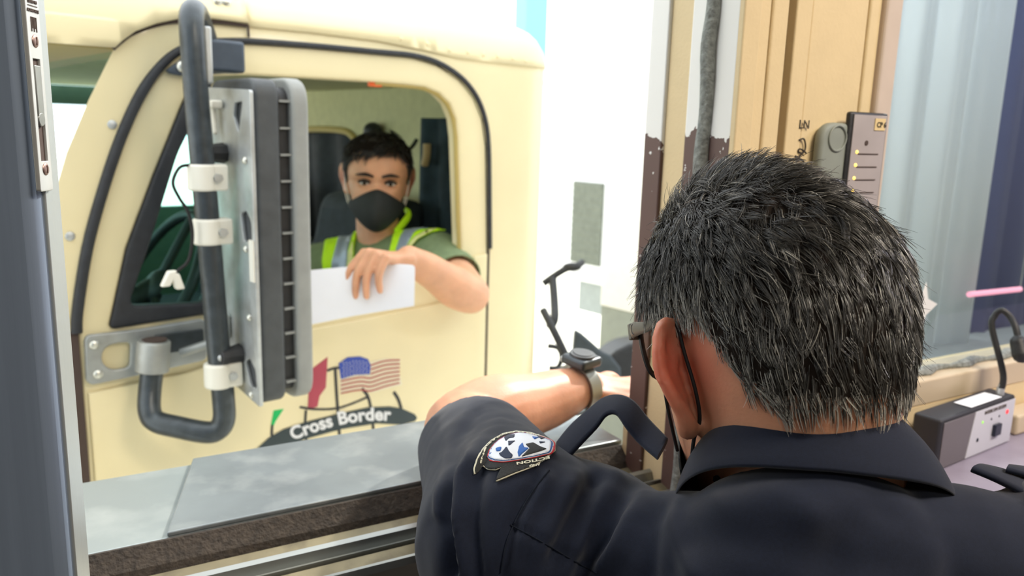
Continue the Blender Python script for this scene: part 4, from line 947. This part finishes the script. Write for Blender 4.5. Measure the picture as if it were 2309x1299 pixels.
bm_.chain([PEL, WAI, CHE, UPC], [.145,.14,.135,.05], 24, 5, (lat, .62))
HR = SR-bf*.02-ZU*.27-lat*.0; WRR = HR+bf*.10-lat*.20+ZU*.02
YL1 = P(1320, 1050, .61)-ZU*.062; YL2 = P(1470, 1118, .56)-ZU*.052; YM = P(1640, 1120, .515)-ZU*.056; YC = NB-nax*.060
def mir(p): r_ = p-NB; return p-lat*(2*r_.dot(lat))+ZU*.012
YR2 = P(2110, 1095, .49)-ZU*.052; YR1 = P(2320, 1140, .495)-ZU*.062; 
yoke = [SL, YL1, YL2, YM, YC, YR2, YR1, SR]
bm_.chain(yoke, [.055,.048,.040,.038,.040,.042,.048,.055], 16, 5)
bm_.chain([SL, SL.lerp(EL,.5)+ZU*.004, EL], [.054,.050,.045], 20, 6)
fa = (WR-EL); bm_.chain([EL, EL+fa*.22+ZU*.004, EL+fa*.6, WR], [.045,.047,.037,.027], 20, 6, None)
bm_.chain([SR, SR.lerp(HR,.5), HR], [.054,.05,.042], 18, 5); bm_.chain([HR, HR.lerp(WRR,.3), WRR], [.042,.044,.028], 18, 5)
hd = (P(1452, 888, 1.06)-WR).normalized()
hand_mb(bm_, WR+hd*.012, hd, (ZU*.9-CF*.35), CF, [(.75,.9,.6),(.8,1.0,.6),(.85,1.0,.6),(.9,1.0,.6)], .7, .03, .95)
hand_mb(bm_, WRR, (bf-lat*.5), ZU, -lat, [.5,.55,.6,.6], .4)
for sgn in (-1, 1):
    h = PEL+lat*(.09*sgn)-ZU*.04; kn = h+bf*.06-ZU*(h.z*.48); an = Vector((h.x, h.y, .10))-bf*.02
    bm_.chain([h, h.lerp(kn,.5), kn, kn.lerp(an,.35), an], [.085,.075,.055,.055,.04], 16, 4)
bme = remesh(bm_, .0030, 3, .5, 'officer'); V = verts_np(bme)
ec = np.array(hl(-.090,-.02,-.006)); tv = .6*np.exp(-(np.linalg.norm(V-ec, axis=1)/.030)**2); ec = np.array(hl(.090,-.02,-.006)); tv = np.maximum(tv, .6*np.exp(-(np.linalg.norm(V-ec, axis=1)/.030)**2)); tint(bme, tv)
body = link('body', bme, 'skin_a', off_)
# hair
def o_in(x, y, z):
    az = abs(math.degrees(math.atan2(x, y)))
    zm = np.interp(az, [0,38,55,66,74,82,90,100,112,122,132,145,180], [.066,.062,.05,.03,-.014,-.016,.016,.026,.022,.006,-.022,-.040,-.043])
    return z > zm
def o_flow(p):
    x, y, z = p[:,0], p[:,1], p[:,2]; top = np.clip((z-.045)/.055, 0, 1)[:,None]; W = np.array([-.036,-.052,.098]); rad_ = p-W; rad_ /= np.linalg.norm(rad_, axis=1)[:,None]+1e-6
    dn = np.stack([-.10*np.sign(x)*0, -.22*np.ones_like(x), -np.ones_like(x)], 1); side = np.clip((-x-.035)/.03, 0, 1)[:,None]
    dn = dn+side*np.array([[0,-.30,.10]]); k = .30+.70*np.tanh((x+.045)/.03); comb = np.stack([.95*k, -.30+.35*np.clip(-k,0,1), -.15*np.ones_like(x)], 1)
    f = (comb+rad_*.12)*top+dn*(1-top)
    s = 9.0; wob = np.stack([np.sin(p[:,1]*s*9+p[:,2]*70), np.sin(p[:,0]*90+p[:,2]*60), np.sin(p[:,0]*80+p[:,1]*70)], 1)*.16
    return f+wob
def o_len(r): z = r[:,2]; b = np.interp(z, [-.06,-.03,.02,.06,.1], [.011,.015,.021,.029,.036]); s = np.clip((np.abs(r[:,0])-.06)/.015, 0, 1)*np.clip((.05-z)/.05, 0, 1); d = np.linalg.norm(r-np.array([-.036,-.068,.077]), axis=1); return b*(1-.35*s)*(1-.55*np.exp(-(d/.020)**2))
def o_tint(r, a, c):
    side = np.clip((-r[:,0]-.02)/.05, 0, 1)*np.clip((.07-r[:,2])/.06, 0, 1)*np.clip((r[:,1]+.07)/.05, .25, 1); nape = np.clip((-.01-r[:,2])/.03, 0, 1)*.45
    base = .14+.85*side+nape*.8; return np.where(a*.75+c*.25 < base, .45+.55*c, .01+.10*c)
def o_dens(c): W = np.array([-.036,-.068,.077]); d = np.linalg.norm(c-W, axis=1); t_ = np.clip((c[:,2]-.045)/.055,0,1); return (1-.93*np.exp(-(d/.015)**2))*(1+1.3*np.clip((c[:,2]-.05)/.04,0,1)+2.5*np.exp(-((t_-.45)/.3)**2)*np.clip((-c[:,0]-.025)/.02,0,1))
hm_ = hair_mesh(HM, o_in, o_flow, 34000, o_len, .00033, o_tint, lambda r: .27+.32*np.clip((r[:,2]-.04)/.05,0,1)*np.clip((.03-r[:,0])/.07,0,1), 2600, .74, 8, .0025, .01, o_dens, .28, 3, np.array([-.036,-.068,.077]))
link('hair', hm_, ['hair_salt', 'scalp_dark'], off_)
# shirt
sm_ = MB(); sm_.chain([PEL-ZU*.02, WAI, CHE, UPC], [.165,.17,.165,.085], 28, 5, (lat, .70))
sm_.chain(yoke, [.072,.062,.052,.054,.056,.052,.062,.072], 20, 5)
sm_.chain([NB+(nbk*math.cos(R_(q))+lat*math.sin(R_(q)))*.052-nax*(.024+.00022*abs(q)) for q in (-115,-85,-55,-28,0,28,55,85,115)], [.036,.040,.043,.044,.044,.044,.043,.040,.036], 16, 3)
hp = SL.lerp(EL, .70); ax = (EL-SL).normalized()
sm_.chain([SL-ZU*.005, SL.lerp(EL,.45)+ZU*.004, SL.lerp(EL,1.0)], [.078,.062,.052], 24, 6)
hpr = SR.lerp(HR, .75); axr = (HR-SR).normalized(); sm_.chain([SR, SR.lerp(HR,.5), SR.lerp(HR,.95)], [.075,.07,.064], 20, 5)
sme = remesh(sm_, .0042, 14, .5, 'shirt')
def cutaway(me, tests, ang=None):
    bm = bmesh.new(); bm.from_mesh(me)
    for pt, nn, c, rad in tests:
        gv = [v for v in bm.verts if (v.co-c).length < rad]; ge = list({e for v in gv for e in v.link_edges}); gf = list({f for v in gv for f in v.link_faces})
        bmesh.ops.bisect_plane(bm, geom=gv+ge+gf, plane_co=pt, plane_no=nn, clear_outer=False)
        bmesh.ops.delete(bm, geom=[v for v in bm.verts if (v.co-c).length < rad and (v.co-pt).dot(nn) > 1e-5], context='VERTS')
    bm.to_mesh(me); bm.free()
hn = (ax+ (EL-WR).normalized()*.10+ZU*.10).normalized()
cutaway(sme, [(hp, hn, EL+ax*.02, .125), (hpr, axr, HR, .12)])
V = verts_np(sme).copy(); N = norms_np(sme); sme.update(); N = norms_np(sme); X, Y, Dp = pxn(V); face = ((V-np.array(CAM))*N).sum(1) < 0
dsp = np.zeros(len(V))
FOLD = [([(1210,1085),(1165,1170),(1135,1299)],14,-.0022),([(1232,1078),(1186,1165),(1160,1299)],13,.0018),
 ([(1300,1075),(1262,1150),(1222,1230),(1205,1299)],22,.0028),([(1332,1095),(1290,1175),(1250,1260)],20,-.0030),([(1395,1075),(1345,1150),(1290,1250),(1262,1299)],24,.0035),([(1432,1095),(1385,1180),(1330,1270)],22,-.0040),
 ([(1478,1085),(1440,1125),(1418,1165),(1395,1230),(1340,1299)],22,.0050),([(1500,1120),(1470,1180),(1460,1299)],26,-.0034),([(1530,1110),(1525,1180),(1545,1250),(1570,1299)],26,.0030),
 ([(1075,930),(1030,1000),(1012,1080),(1010,1180),(1030,1290)],13,-.0060),([(1055,935),(1000,1010),(985,1080),(985,1160)],14,.0040),([(1130,945),(1070,1010),(1040,1080),(1030,1180),(1045,1299)],16,.0048),([(1150,960),(1100,1020),(1075,1090),(1068,1200),(1078,1299)],15,-.0034),
 ([(1000,1010),(970,1080),(980,1170)],12,-.0022),([(1170,950),(1110,972),(1060,1030)],13,.0026),([(1200,975),(1130,975)],10,-.002),([(1250,1020),(1180,960)],10,.0018),
 ([(1155,1186),(1230,1225),(1345,1293)],7,-.0016),([(1345,1060),(1400,1075),(1460,1070)],16,.003),([(1640,1140),(1760,1125),(1830,1160)],40,.0025),([(1980,1150),(1900,1230),(1860,1299)],50,-.0030),([(2060,1110),(2110,1200),(2100,1299)],45,.0025)]
for pl_, wpx, am in FOLD: dsp += 1.5*am*np.exp(-(seg_dist(X, Y, pl_)/wpx)**2)
noi = np.array([noise.noise(Vector(v)*22) for v in V])*.0016+np.array([noise.noise(Vector(v)*55) for v in V])*.0006
vw = -((V-np.array(CAM))*N).sum(1)/np.linalg.norm(V-np.array(CAM), axis=1); V += N*(dsp*np.clip(vw*2.2-.25, 0, 1)+noi)[:,None]; sme.vertices.foreach_set('co', V.astype(np.float32).ravel()); sme.update()
sb = bvh_of(sme)
shirt = link('uniform_shirt', sme, 'navy', off_); s = shirt.modifiers.new('s', 'SOLIDIFY'); s.thickness = .0024; s.offset = -1
for p in sme.polygons: p.use_smooth = True
# hem stitching band
# collar: stand-and-fall band round the neck
def collar():
    rings = []; n = 48
    for i in range(n+1):
        a = R_(-150+300*i/n); c, s = math.cos(a), math.sin(a); k = abs(a)/R_(150); d = nbk*c+lat*(s*(.86 if s < 0 else .95))
        rt = .069; rb = .094+.010*k; hgt = .064*(1-.95*k**1.3); low = -nax*(.034*k*k)-ZU*(.012*k)
        top = NB+nax*hgt+d*rt; fold = NB+nax*(hgt+.003)+d*(rt+.006); bot = NB+d*rb+low+ZU*(.024*s*s*max(0, 1-k*k)); mid = fold.lerp(bot,.5)+(nax+d).normalized()*.005; ins = NB-nax*.012+d*(rt-.002)+low*.5
        rings.append([ins, ins.lerp(top,.5), top, fold, fold.lerp(mid,.5)+nax*.001, mid, mid.lerp(bot,.6)+nax*.001, bot, bot-nax*.003-d*.002, mid-nax*.004, fold-nax*.005-d*.001])
    return MB().loft(rings)
cm = collar().mesh('collar', True, 70); col_ = link('collar', cm, 'navy', shirt); ss = col_.modifiers.new('s', 'SUBSURF'); ss.levels = ss.render_levels = 1
# shoulder strap standing up in a loop
EA = [(1246,1012,0.635),(1285,962,0.645),(1330,922,0.650),(1362,898,0.650),(1396,892,0.645),(1428,905,0.635),(1462,945,0.625),(1506,990,0.600)]
EB = [(1268,1048,0.610),(1312,1000,0.620),(1345,965,0.625),(1366,938,0.625),(1388,934,0.620),(1410,962,0.610),(1442,1000,0.600),(1482,1035,0.580)]
ep = obj('shoulder_strap', MB().ribbon([P(*q) for q in EA], [P(*q) for q in EB], .0042, 6), 'navy', shirt, angle=75)
obj('strap_stitching', MB().tube([P(1248,1004,0.633), P(1247,1014,0.629), P(1252,1024,0.623), P(1260,1026,0.617), P(1266,1024,0.615)], .0016, 8, 4), 'patch_thread', ep)
er = [(2190,1058,.52),(2240,1080,.515),(2300,1110,.50),(2360,1140,.49)]; eb_ = [(2215,1052,.545),(2262,1062,.545),(2320,1085,.535),(2370,1110,.53)]
obj('shoulder_strap', MB().ribbon([P(*q) for q in er], [P(*q) for q in eb_], .005, 6), 'navy', shirt, angle=75)
obj('shoulder_strap_lap', MB().ribbon([P(2268,1060,.525), P(2320,1075,.52), P(2380,1100,.51)], [P(2275,1052,.54), P(2325,1058,.545), P(2380,1075,.545)], .004, 5), 'navy', shirt, angle=75)
# sleeve seam and back yoke seam
def surf(x, y, o=.0009):
    r = ray(x, y).normalized(); h = sb.ray_cast(CAM, r)
    if h[0] is None: h = sb.find_nearest(P(x, y, .62))
    return h[0]-r*o
def seam(nm, pl_, r, m='navy_dark'):
    q, _ = crom([Vector((x, y, 0)) for x, y in pl_], [0]*len(pl_), 10); obj(nm, MB().tube([surf(v.x, v.y) for v in q], r, 8, 1), m, shirt)
seam('sleeve_seam', [(1238,1060),(1205,1102),(1170,1160),(1142,1225),(1130,1290)], .0006)
seam('yoke_seam', [(1150,1183),(1215,1218),(1290,1262),(1345,1293)], .0005)
# arm patch
def Zc(pts): return [(1060+x*240/2309, 970+y*130/1251) for x, y in pts]
OUT = Zc([(75,975),(60,850),(120,650),(250,450),(450,250),(700,110),(1000,55),(1300,85),(1600,185),(1850,300),(1830,480),(1640,640),(1400,810),(1000,960),(570,1140),(600,1030),(690,835),(560,890),(400,880),(270,800),(120,960)])
def shrink(pl_, k, c=None):
    cx = sum(p[0] for p in pl_)/len(pl_); cy = sum(p[1] for p in pl_)/len(pl_); return [(cx+(x-cx)*k, cy+(y-cy)*k) for x, y in pl_]
pt = drape('shoulder_patch', OUT, sb, .0016, 5, 'patch_thread', shirt, .0012)
INB = shrink(OUT, .955); drape('patch_field', INB, sb, .0024, 5, 'patch_black', pt, .0008)
RED = Zc([(385,610),(415,500),(560,320),(780,180),(1050,105),(1300,125),(1600,215),(1840,310),(1800,550),(1400,640),(1000,705),(720,745),(500,720),(410,665)])
RED = fillet(RED, 9, 4); drape('red_ring', RED, sb, .0030, 5, 'patch_red', pt, .0006); drape('white_ring', shrink(RED, .955), sb, .0034, 5, 'patch_white', pt, .0006)
drape('blue_ring', shrink(RED, .925), sb, .0038, 5, 'patch_blue', pt, .0006); drape('eagle_ground', shrink(RED, .885), sb, .0042, 5, 'patch_white', pt, .0006)
k_ = 0
for pl_, m in (([(640,570),(700,540),(800,440),(860,540),(930,600),(910,670),(780,680),(700,640)],'patch_navy'),([(760,240),(850,190),(980,190),(960,250),(850,270),(790,330)],'patch_navy'),([(1190,390),(1350,360),(1500,440),(1640,480),(1500,530),(1250,600),(1110,640),(1280,470)],'patch_black'),
    ([(1060,420),(1130,360),(1160,450),(1260,470),(1130,570),(1060,650),(1030,560)],'patch_blue'),([(830,330),(980,320),(900,380),(840,420)],'patch_navy'),([(1330,230),(1480,250),(1380,290)],'patch_blue'),([(600,470),(700,440),(690,520),(620,530)],'patch_blue'),([(1420,200),(1600,260),(1520,290)],'patch_navy'),([(1480,330),(1620,350),(1500,380)],'patch_navy')):
    drape('embroidery', fillet(Zc(pl_), 2.2, 4), sb, .0046, 4, m, pt, .0006)
link('patch_lettering', drape_text('FIELD OPERATIONS', [(1148.3+(x-1148.3)*.955, 1027+(y-1027)*.90) for x, y in Zc([(1500,150),(1250,88),(1000,68),(720,122),(490,252),(300,430),(180,640),(135,800)])], 5.0, sb, .0036), 'patch_thread', pt)
link('patch_lettering', drape_text('ECTION', Zc([(1690,640),(1400,705),(1010,772)]), 8, sb, .0032), 'patch_thread', pt)
link('patch_lettering', drape_text('AND', Zc([(1500,790),(1270,835)]), 6, sb, .0032), 'patch_thread', pt)
# trousers and shoes
tm2 = MB()
for sgn in (-1, 1):
    h = PEL+lat*(.09*sgn)-ZU*.02; kn = h+bf*.06-ZU*(h.z*.48); an = Vector((h.x, h.y, .09))-bf*.02
    tm2.chain([h, h.lerp(kn,.5), kn, kn.lerp(an,.4), an], [.115,.095,.078,.075,.068], 18, 4)
    s_ = MB().chain([Vector((an.x, an.y, .045))-bf*.05, Vector((an.x, an.y, .045))+bf*.06, Vector((an.x, an.y, .035))+bf*.17], [.042,.045,.034], 16, 4); obj('shoe', s_, 'shoe', off_)
tm2.chain([PEL-ZU*.03, PEL+ZU*.06], [.168,.17], 24, 3, (lat, .68))
link('trousers', remesh(tm2, .008, 6, .5, 'trousers'), 'trouser', off_)
# glasses
gl_ = thing_part = MB()
hg = lambda x, y, z: hl(x, y, z+.004+.014*max(0, min(1, (y+.01)/.09)))
gx, gy, gz = .0725, .092, .012
fr = MB()
for sgn in (-1, 1):
    rim = [(sgn*.008,0.092,.020),(sgn*.030,0.093,.024),(sgn*.055,0.088,.022),(sgn*.066,.080,.012),(sgn*.060,.083,-.014),(sgn*.040,0.090,-.020),(sgn*.016,0.093,-.014)]
    fr.tube([hg(*q) for q in rim], .0022, 8, 5, closed=True)
fr.tube([hg(-.010,0.092,.014), hg(0,0.095,.016), hg(.010,0.092,.014)], .0025, 8, 3)
gls = obj('glasses', fr, 'frame_black', off_, label='glasses with grey temples')
for sgn in (-1, 1):
    tmpl = MB().tube([hg(sgn*.0715,.083,.016), hg(sgn*.0765,.068,.017), hg(sgn*.0800,.040,.018), hg(sgn*.081,.010,.021), hg(sgn*.078,-.006,.018)], [.0062,.0058,.0042,.003,.0025], 10, 6, flat=((HM.to_3x3()@ZU).normalized(), .34))
    t_ = obj('temple_arm', tmpl, 'frame_grey', gls, label='grey temple arm')
    obj('hinge_block', MB().box(hg(sgn*.0690,.084,.016), .010, .005, .013, tuple((HM.to_3x3()@v).normalized() for v in (X0, X1, ZU))), 'frame_grey', gls, bevel=.001)
    q = MB().tube([hg(sgn*.0782,.066+.0032*math.cos(t), .017+.0036*math.sin(t)) for t in [2*PI*i/16 for i in range(16)]], .0005, 6, 1, closed=True); obj('temple_mark', q, 'frame_black', t_)
    ln_ = MB().loft([[hg(sgn*a, b-.0004, c) for a, b, c in [(.008,0.092,.020),(.030,0.093,.024),(.055,0.088,.022),(.066,.080,.012),(.060,.083,-.014),(.040,0.090,-.020),(.016,0.093,-.014)]], [hg(sgn*a, b+.0004, c) for a, b, c in [(.008,0.092,.020),(.030,0.093,.024),(.055,0.088,.022),(.066,.080,.012),(.060,.083,-.014),(.040,0.090,-.020),(.016,0.093,-.014)]]]); obj('spectacle_lens', ln_, 'lens', gls, False)
# masks
def mask(M, name, par, w=.066, bulge=.030, lab=None, loop=True, y0=.080):
    rows = []; ns, ntt = 24, 14
    for j in range(ntt+1):
        t = j/ntt; row = []
        for i in range(ns+1):
            s = -1+2*i/ns; a = abs(s); zt = -.010-.050*a**1.45; zb = -.122+.054*a**1.7; z = zt+(zb-zt)*t
            y = y0+.022-.058*a**2+bulge*(1-a)**.85*(math.sin(PI*min(max(t,.02),.98)))**.6
            row.append(M@Vector((s*w, y, z)))
        rows.append(row)
    o = obj(name, MB().loft(rows, False, False), 'mask_black', par, angle=60, label=lab); s = o.modifiers.new('s', 'SOLIDIFY'); s.thickness = .0015
    return o
om = mask(HM, 'face_mask', off_, .064, .018)
for sgn in (-1, 1):
    lp_ = [hl(sgn*.063,.046,-.055), hl(sgn*.0745,.030,-.022), hl(sgn*.081,.016,.012), hl(sgn*.0815,.000,.0285), hl(sgn*.0805,-.0125,.022), hl(sgn*.0790,-.0165,.002), hl(sgn*.0745,-.0160,-.020), hl(sgn*.070,-.008,-.038), hl(sgn*.069,.008,-.052), hl(sgn*.063,.036,-.085)]
    obj('ear_loop', MB().tube(lp_, .0013, 8, 6), 'cord', om)
# watch on the left wrist
wd3 = (WR-EL).normalized(); wc_ = EL.lerp(WR, .955); u1 = (ZU-wd3*wd3.dot(ZU)).normalized(); u2 = wd3.cross(u1)
wt = MB()
rg = []
for i in range(33):
    t = 2*PI*i/32; c, s = math.cos(t), math.sin(t); o_ = wc_+u1*(c*.0335)+u2*(s*.0335); i_ = wc_+u1*(c*.0305)+u2*(s*.0305); rg.append([o_-wd3*.010, o_+wd3*.010, i_+wd3*.010, i_-wd3*.010])
wt.loft(rg, True, False); wtc = obj('wrist_watch', wt, 'alu', off_, angle=30, label='silver wrist watch on the left wrist')
un = (u1*.80-CR*.25-CF*.45).normalized(); un = (un-wd3*un.dot(wd3)).normalized(); uw = wd3.cross(un); cc = wc_+un*.040
obj('watch_case', MB().box(cc, .040, .038, .013, (wd3, uw, un)), 'tube_metal', wtc, bevel=.004)
obj('watch_bezel', MB().cyl(cc+un*.006, cc+un*.0095, .0165, 28).cyl(cc+un*.0095, cc+un*.0105, .0125, 28), 'dark_plastic', wtc, bevel=.001)
obj('watch_button', MB().cyl(cc+wd3*.018+uw*.006, cc+wd3*.0215+uw*.006, .003, 12), 'zinc', wtc); obj('watch_lug', MB().box(cc-uw*.02-un*.005, .024, .012, .008, (wd3, uw, un)), 'zinc', wtc, bevel=.002)
obj('strap_lining', MB().tube([wc_+wd3*.011+u1*(math.cos(t)*.0325)+u2*(math.sin(t)*.0325) for t in [2.4+.1*i for i in range(10)]], .0016, 8, 1), 'blue_post', wtc)
# ------------------------------------------------------------------ driver
DH = P(851, 402, 2.05); DA = math.atan2(-ray(851,410).y, -ray(851,410).x); DM = frame(DH, DA, R_(6), R_(-2), 1.0)@Matrix.Diagonal((1.03,1,.95,1))
dl = lambda x, y, z: DM@Vector((x, y, z))
dn_ = P(856, 545, 2.10); dsl = P(985, 578, 2.02); dsr = P(716, 602, 2.20); del_ = P(1060, 664, 1.82); dwr = P(922, 583, 1.665)
drv = thing('person', 'driver in black face mask and hi-vis vest holding paper out of the cab window', 'person', TW(-.1, .5, -.5))
db = MB(); head_mb(DM, db); ear_mb(DM, db, -1, 34); ear_mb(DM, db, 1, 34)
dlat = (dsl-dsr).normalized(); dfw = dlat.cross(ZU); dfw = dfw if dfw.dot(CF) < 0 else -dfw
db.chain([dl(0,-.015,-.04), dl(0,-.02,-.095), dn_-ZU*.01, dn_-ZU*.07], [.054,.054,.060,.07], 20, 5)
dp2 = dn_-ZU*.50+EU*.02-EW*.02; dch = dn_-ZU*.2
db.chain([dp2, dp2.lerp(dch,.5), dch, dn_-ZU*.09], [.14,.14,.155,.11], 20, 5, (dlat, .64))
db.chain([dsl, dsl.lerp(dn_-ZU*.05,.5), dn_-ZU*.05, dsr.lerp(dn_-ZU*.05,.5), dsr], [.055,.052,.05,.052,.055], 16, 5)
db.chain([dsl, dsl.lerp(del_,.5), del_], [.056,.050,.045], 18, 5); fd_ = dwr-del_
db.chain([del_, del_+fd_*.25-ZU*.004, del_+fd_*.65, dwr], [.045,.047,.037,.028], 18, 5)
hdd = (P(846, 574, 1.60)-dwr).normalized()
hand_mb(db, dwr+hdd*.01, hdd, ZU, -CR+CF*.5, [(.95,.45,.25),(1.15,.40,.2),(1.2,.4,.2),(1.2,.5,.3)], .9, .12, .95)
de2 = dsr-ZU*.26-EU*.06+EW*.02; dw2 = de2-EU*.24+EW*.12+ZU*.10
db.chain([dsr, dsr.lerp(de2,.5), de2], [.055,.05,.042], 16, 4); db.chain([de2, de2.lerp(dw2,.3), dw2], [.042,.044,.028], 16, 4)
hand_mb(db, dw2, dw2-de2, ZU, EW, [.8,.85,.9,.9], .5)
for sgn in (-1, 1):
    h = dp2+EW*(.09*sgn); kn = h-EU*.40+ZU*.06; an = kn-EU*.10-ZU*.34; db.chain([h, kn, an, an-EU*.15], [.08,.06,.045,.035], 14, 4)
dme = remesh(db, .0034, 3, .5, 'driver'); V = verts_np(dme)
tv = np.zeros(len(V))
for sgn in (-1, 1): tv = np.maximum(tv, .7*np.exp(-(np.linalg.norm(V-np.array(dl(sgn*.09,-.01,-.006)), axis=1)/.026)**2))
tint(dme, tv); link('body', dme, 'skin_b', drv)
for sgn in (-1, 1):
    e = obj('eye', MB().ell(dl(sgn*.031,.0815,.001), .012, .0075, .0065, tuple(DM.to_3x3()@v for v in (X0, X1, ZU))), 'eye_white', drv)
    obj('iris', MB().ell(dl(sgn*.031,.0875,.001), .0052, .0025, .0055, tuple(DM.to_3x3()@v for v in (X0, X1, ZU))), 'iris', e)
    obj('eyelid', MB().tube([dl(sgn*.018,.088,.003), dl(sgn*.031,.0905,.009), dl(sgn*.045,.084,.003)], .0032, 8, 4), 'brow', e, label='dark upper eyelid')
    obj('eyebrow', MB().chain([dl(sgn*.012,.0985,.021), dl(sgn*.030,.099,.026), dl(sgn*.050,.087,.022)], [.003,.0042,.002], 8, 5), 'brow', drv)
def d_in(x, y, z):
    az = abs(math.degrees(math.atan2(x, y))); zm = np.interp(az, [0,25,42,52,62,75,90,105,120,140,180], [.074,.073,.064,.046,.022,-.008,.020,.030,.0,-.04,-.055]); return z > zm
def d_flow(p):
    x, y, z = p[:,0], p[:,1], p[:,2]; top = np.clip((z-.045)/.035, 0, 1)[:,None]
    comb = np.stack([.55+x*6, .35+y*3, -.25+0*x], 1); dn = np.stack([x*2, -.2+0*x, -1+0*x], 1); return comb*top+dn*(1-top)
def d_len(r): return np.interp(r[:,2], [-.05,.0,.05,.09], [.012,.016,.030,.050])
link('hair', hair_mesh(DM, d_in, d_flow, 4200, lambda r: d_len(r)*.85, .0011, lambda r, a, c: .2+.6*c*a, .30, 260, .8, 8, .006, .15, None, .3, 5), ['hair_black', 'scalp_dark'], drv)
dmk = mask(DM, 'face_mask', drv, .068, .030, 'black boat-shaped face mask', y0=.082)
for sgn in (-1, 1):
    obj('ear_loop', MB().tube([dl(sgn*.066,.045,-.055), dl(sgn*.075,.02,-.025), dl(sgn*.081,.0,.012)], .0015, 8, 5), 'white_plastic', dmk); obj('ear_loop', MB().tube([dl(sgn*.064,.045,-.075), dl(sgn*.072,.02,-.06), dl(sgn*.078,.0,-.04)], .0015, 8, 5), 'white_plastic', dmk)
ts = MB(); ts.chain([dp2, dp2.lerp(dch,.5), dch, dn_-ZU*.085], [.155,.155,.17,.125], 24, 5, (dlat, .68))
ts.chain([dsl, dsl.lerp(dn_-ZU*.045,.5)+ZU*.004, dn_-ZU*.052, dsr.lerp(dn_-ZU*.045,.5)+ZU*.004, dsr], [.066,.063,.056,.063,.066], 18, 5)
ts.chain([dsl, dsl.lerp(del_,.4), dsl.lerp(del_,.85)], [.067,.064,.060], 20, 5); ts.chain([dsr, dsr.lerp(de2,.4), dsr.lerp(de2,.8)], [.066,.062,.058], 18, 5)
tme = remesh(ts, .006, 10, .5, 'tshirt'); a1_ = (del_-dsl).normalized(); cutaway(tme, [(dsl.lerp(del_,.62), a1_, del_, .155)])
tme.update(); tb = bvh_of(tme); tsh = link('t_shirt', tme, 'olive_shirt', drv); s = tsh.modifiers.new('s', 'SOLIDIFY'); s.thickness = .003; s.offset = -1
for p in tme.polygons: p.use_smooth = True
vs_ = drape('safety_vest', [(752,492),(775,476),(800,468),(812,488),(808,515),(800,560),(800,640),(735,640),(729,590),(736,540)], tb, .008, 7, 'hiviz', drv, .004)
vb = drape('vest_panel', [(880,572),(890,532),(908,503),(926,476),(945,478),(975,496),(1003,520),(975,526),(945,540),(928,556),(920,572)], tb, .008, 7, 'hiviz', vs_, .004)
obj('vest_collar', MB().tube([P(893,522,2.04), P(912,500,2.07), P(922,484,2.10), P(915,474,2.14)], [.009,.011,.011,.008], 12, 5, flat=(ZU, .6)), 'hiviz', vs_)
drape('reflective_strip', [(778,500),(802,496),(800,530),(789,565),(782,640),(747,640),(752,590),(766,540)], tb, .0115, 7, 'reflective', vs_, .002)
drape('reflective_strip', [(896,566),(906,537),(922,512),(940,494),(968,500),(958,512),(935,530),(914,566)], tb, .0115, 7, 'reflective', vs_, .002)
drape('pale_strip', [(790,572),(800,545),(799,640),(784,640)], tb, .0115, 7, 'hiviz_pale', vs_, .002)
drape('pale_strip', [(921,556),(938,538),(960,527),(985,520),(975,526),(945,542),(928,560)], tb, .0115, 7, 'hiviz_pale', vs_, .002)
# folded paper in the driver's hand
pn = (-CF*.96+ZU*.12+CR*.1).normalized(); p0 = P(850, 640, 1.60)
def pp(x, y): return on(x, y, p0, pn)
pu = (CR-pn*CR.dot(pn)).normalized(); pv = pn.cross(pu); pv = pv if pv.z > 0 else -pv
def puv(x, y): q = pp(x, y)-p0; return (q.dot(pu), q.dot(pv))
po = [puv(668,612), puv(800,600), puv(905,595), puv(936,598), puv(934,690), puv(800,712), puv(672,738)]
pa = link('folded_paper', plate((p0, pu, pv, pu.cross(pv)), fillet(po[::-1], [0,0,.008,.008,0,0,0][::-1]), (), .0012, .0003), 'paper')
tag(pa, 'white folded paper held out of the truck window by the driver', 'paper')

# ================================================================== light
wd_ = bpy.data.worlds.new('sky'); SC.world = wd_; wd_.use_nodes = True; bg = wd_.node_tree.nodes['Background']
bg.inputs[0].default_value = (.93, .97, 1.0, 1); bg.inputs[1].default_value = 2.9
def lamp(nm, kind, loc, e, col, **k):
    l = bpy.data.lights.new(nm, kind); l.energy = e; l.color = col; o = bpy.data.objects.new(nm, l); COL.objects.link(o); o.location = loc
    for a, v in k.items():
        if a == 'rot': o.rotation_euler = v
        else: setattr(l, a, v)
    return o
sd_ = Vector((-.80, -.30, -.62)).normalized()
s = lamp('sun', 'SUN', (0,0,8), 5.0, (1,.96,.88), angle=R_(2)); s.rotation_euler = sd_.to_track_quat('-Z', 'Y').to_euler()
lamp('ceiling_lamp', 'AREA', (.85,-.35,2.40), 27, (1,.88,.72), size=.6, shape='RECTANGLE', size_y=.3)
lamp('fill_lamp_back', 'AREA', (-.5,-.9,2.40), 10, (1,.95,.88), size=.5, shape='RECTANGLE', size_y=.3)  # unseen fill added behind the camera to brighten the officer's ear
lamp('ceiling_lamp_right', 'AREA', (1.9,-.2,2.40), 16, (.88,.84,1), size=.6, shape='RECTANGLE', size_y=.3)
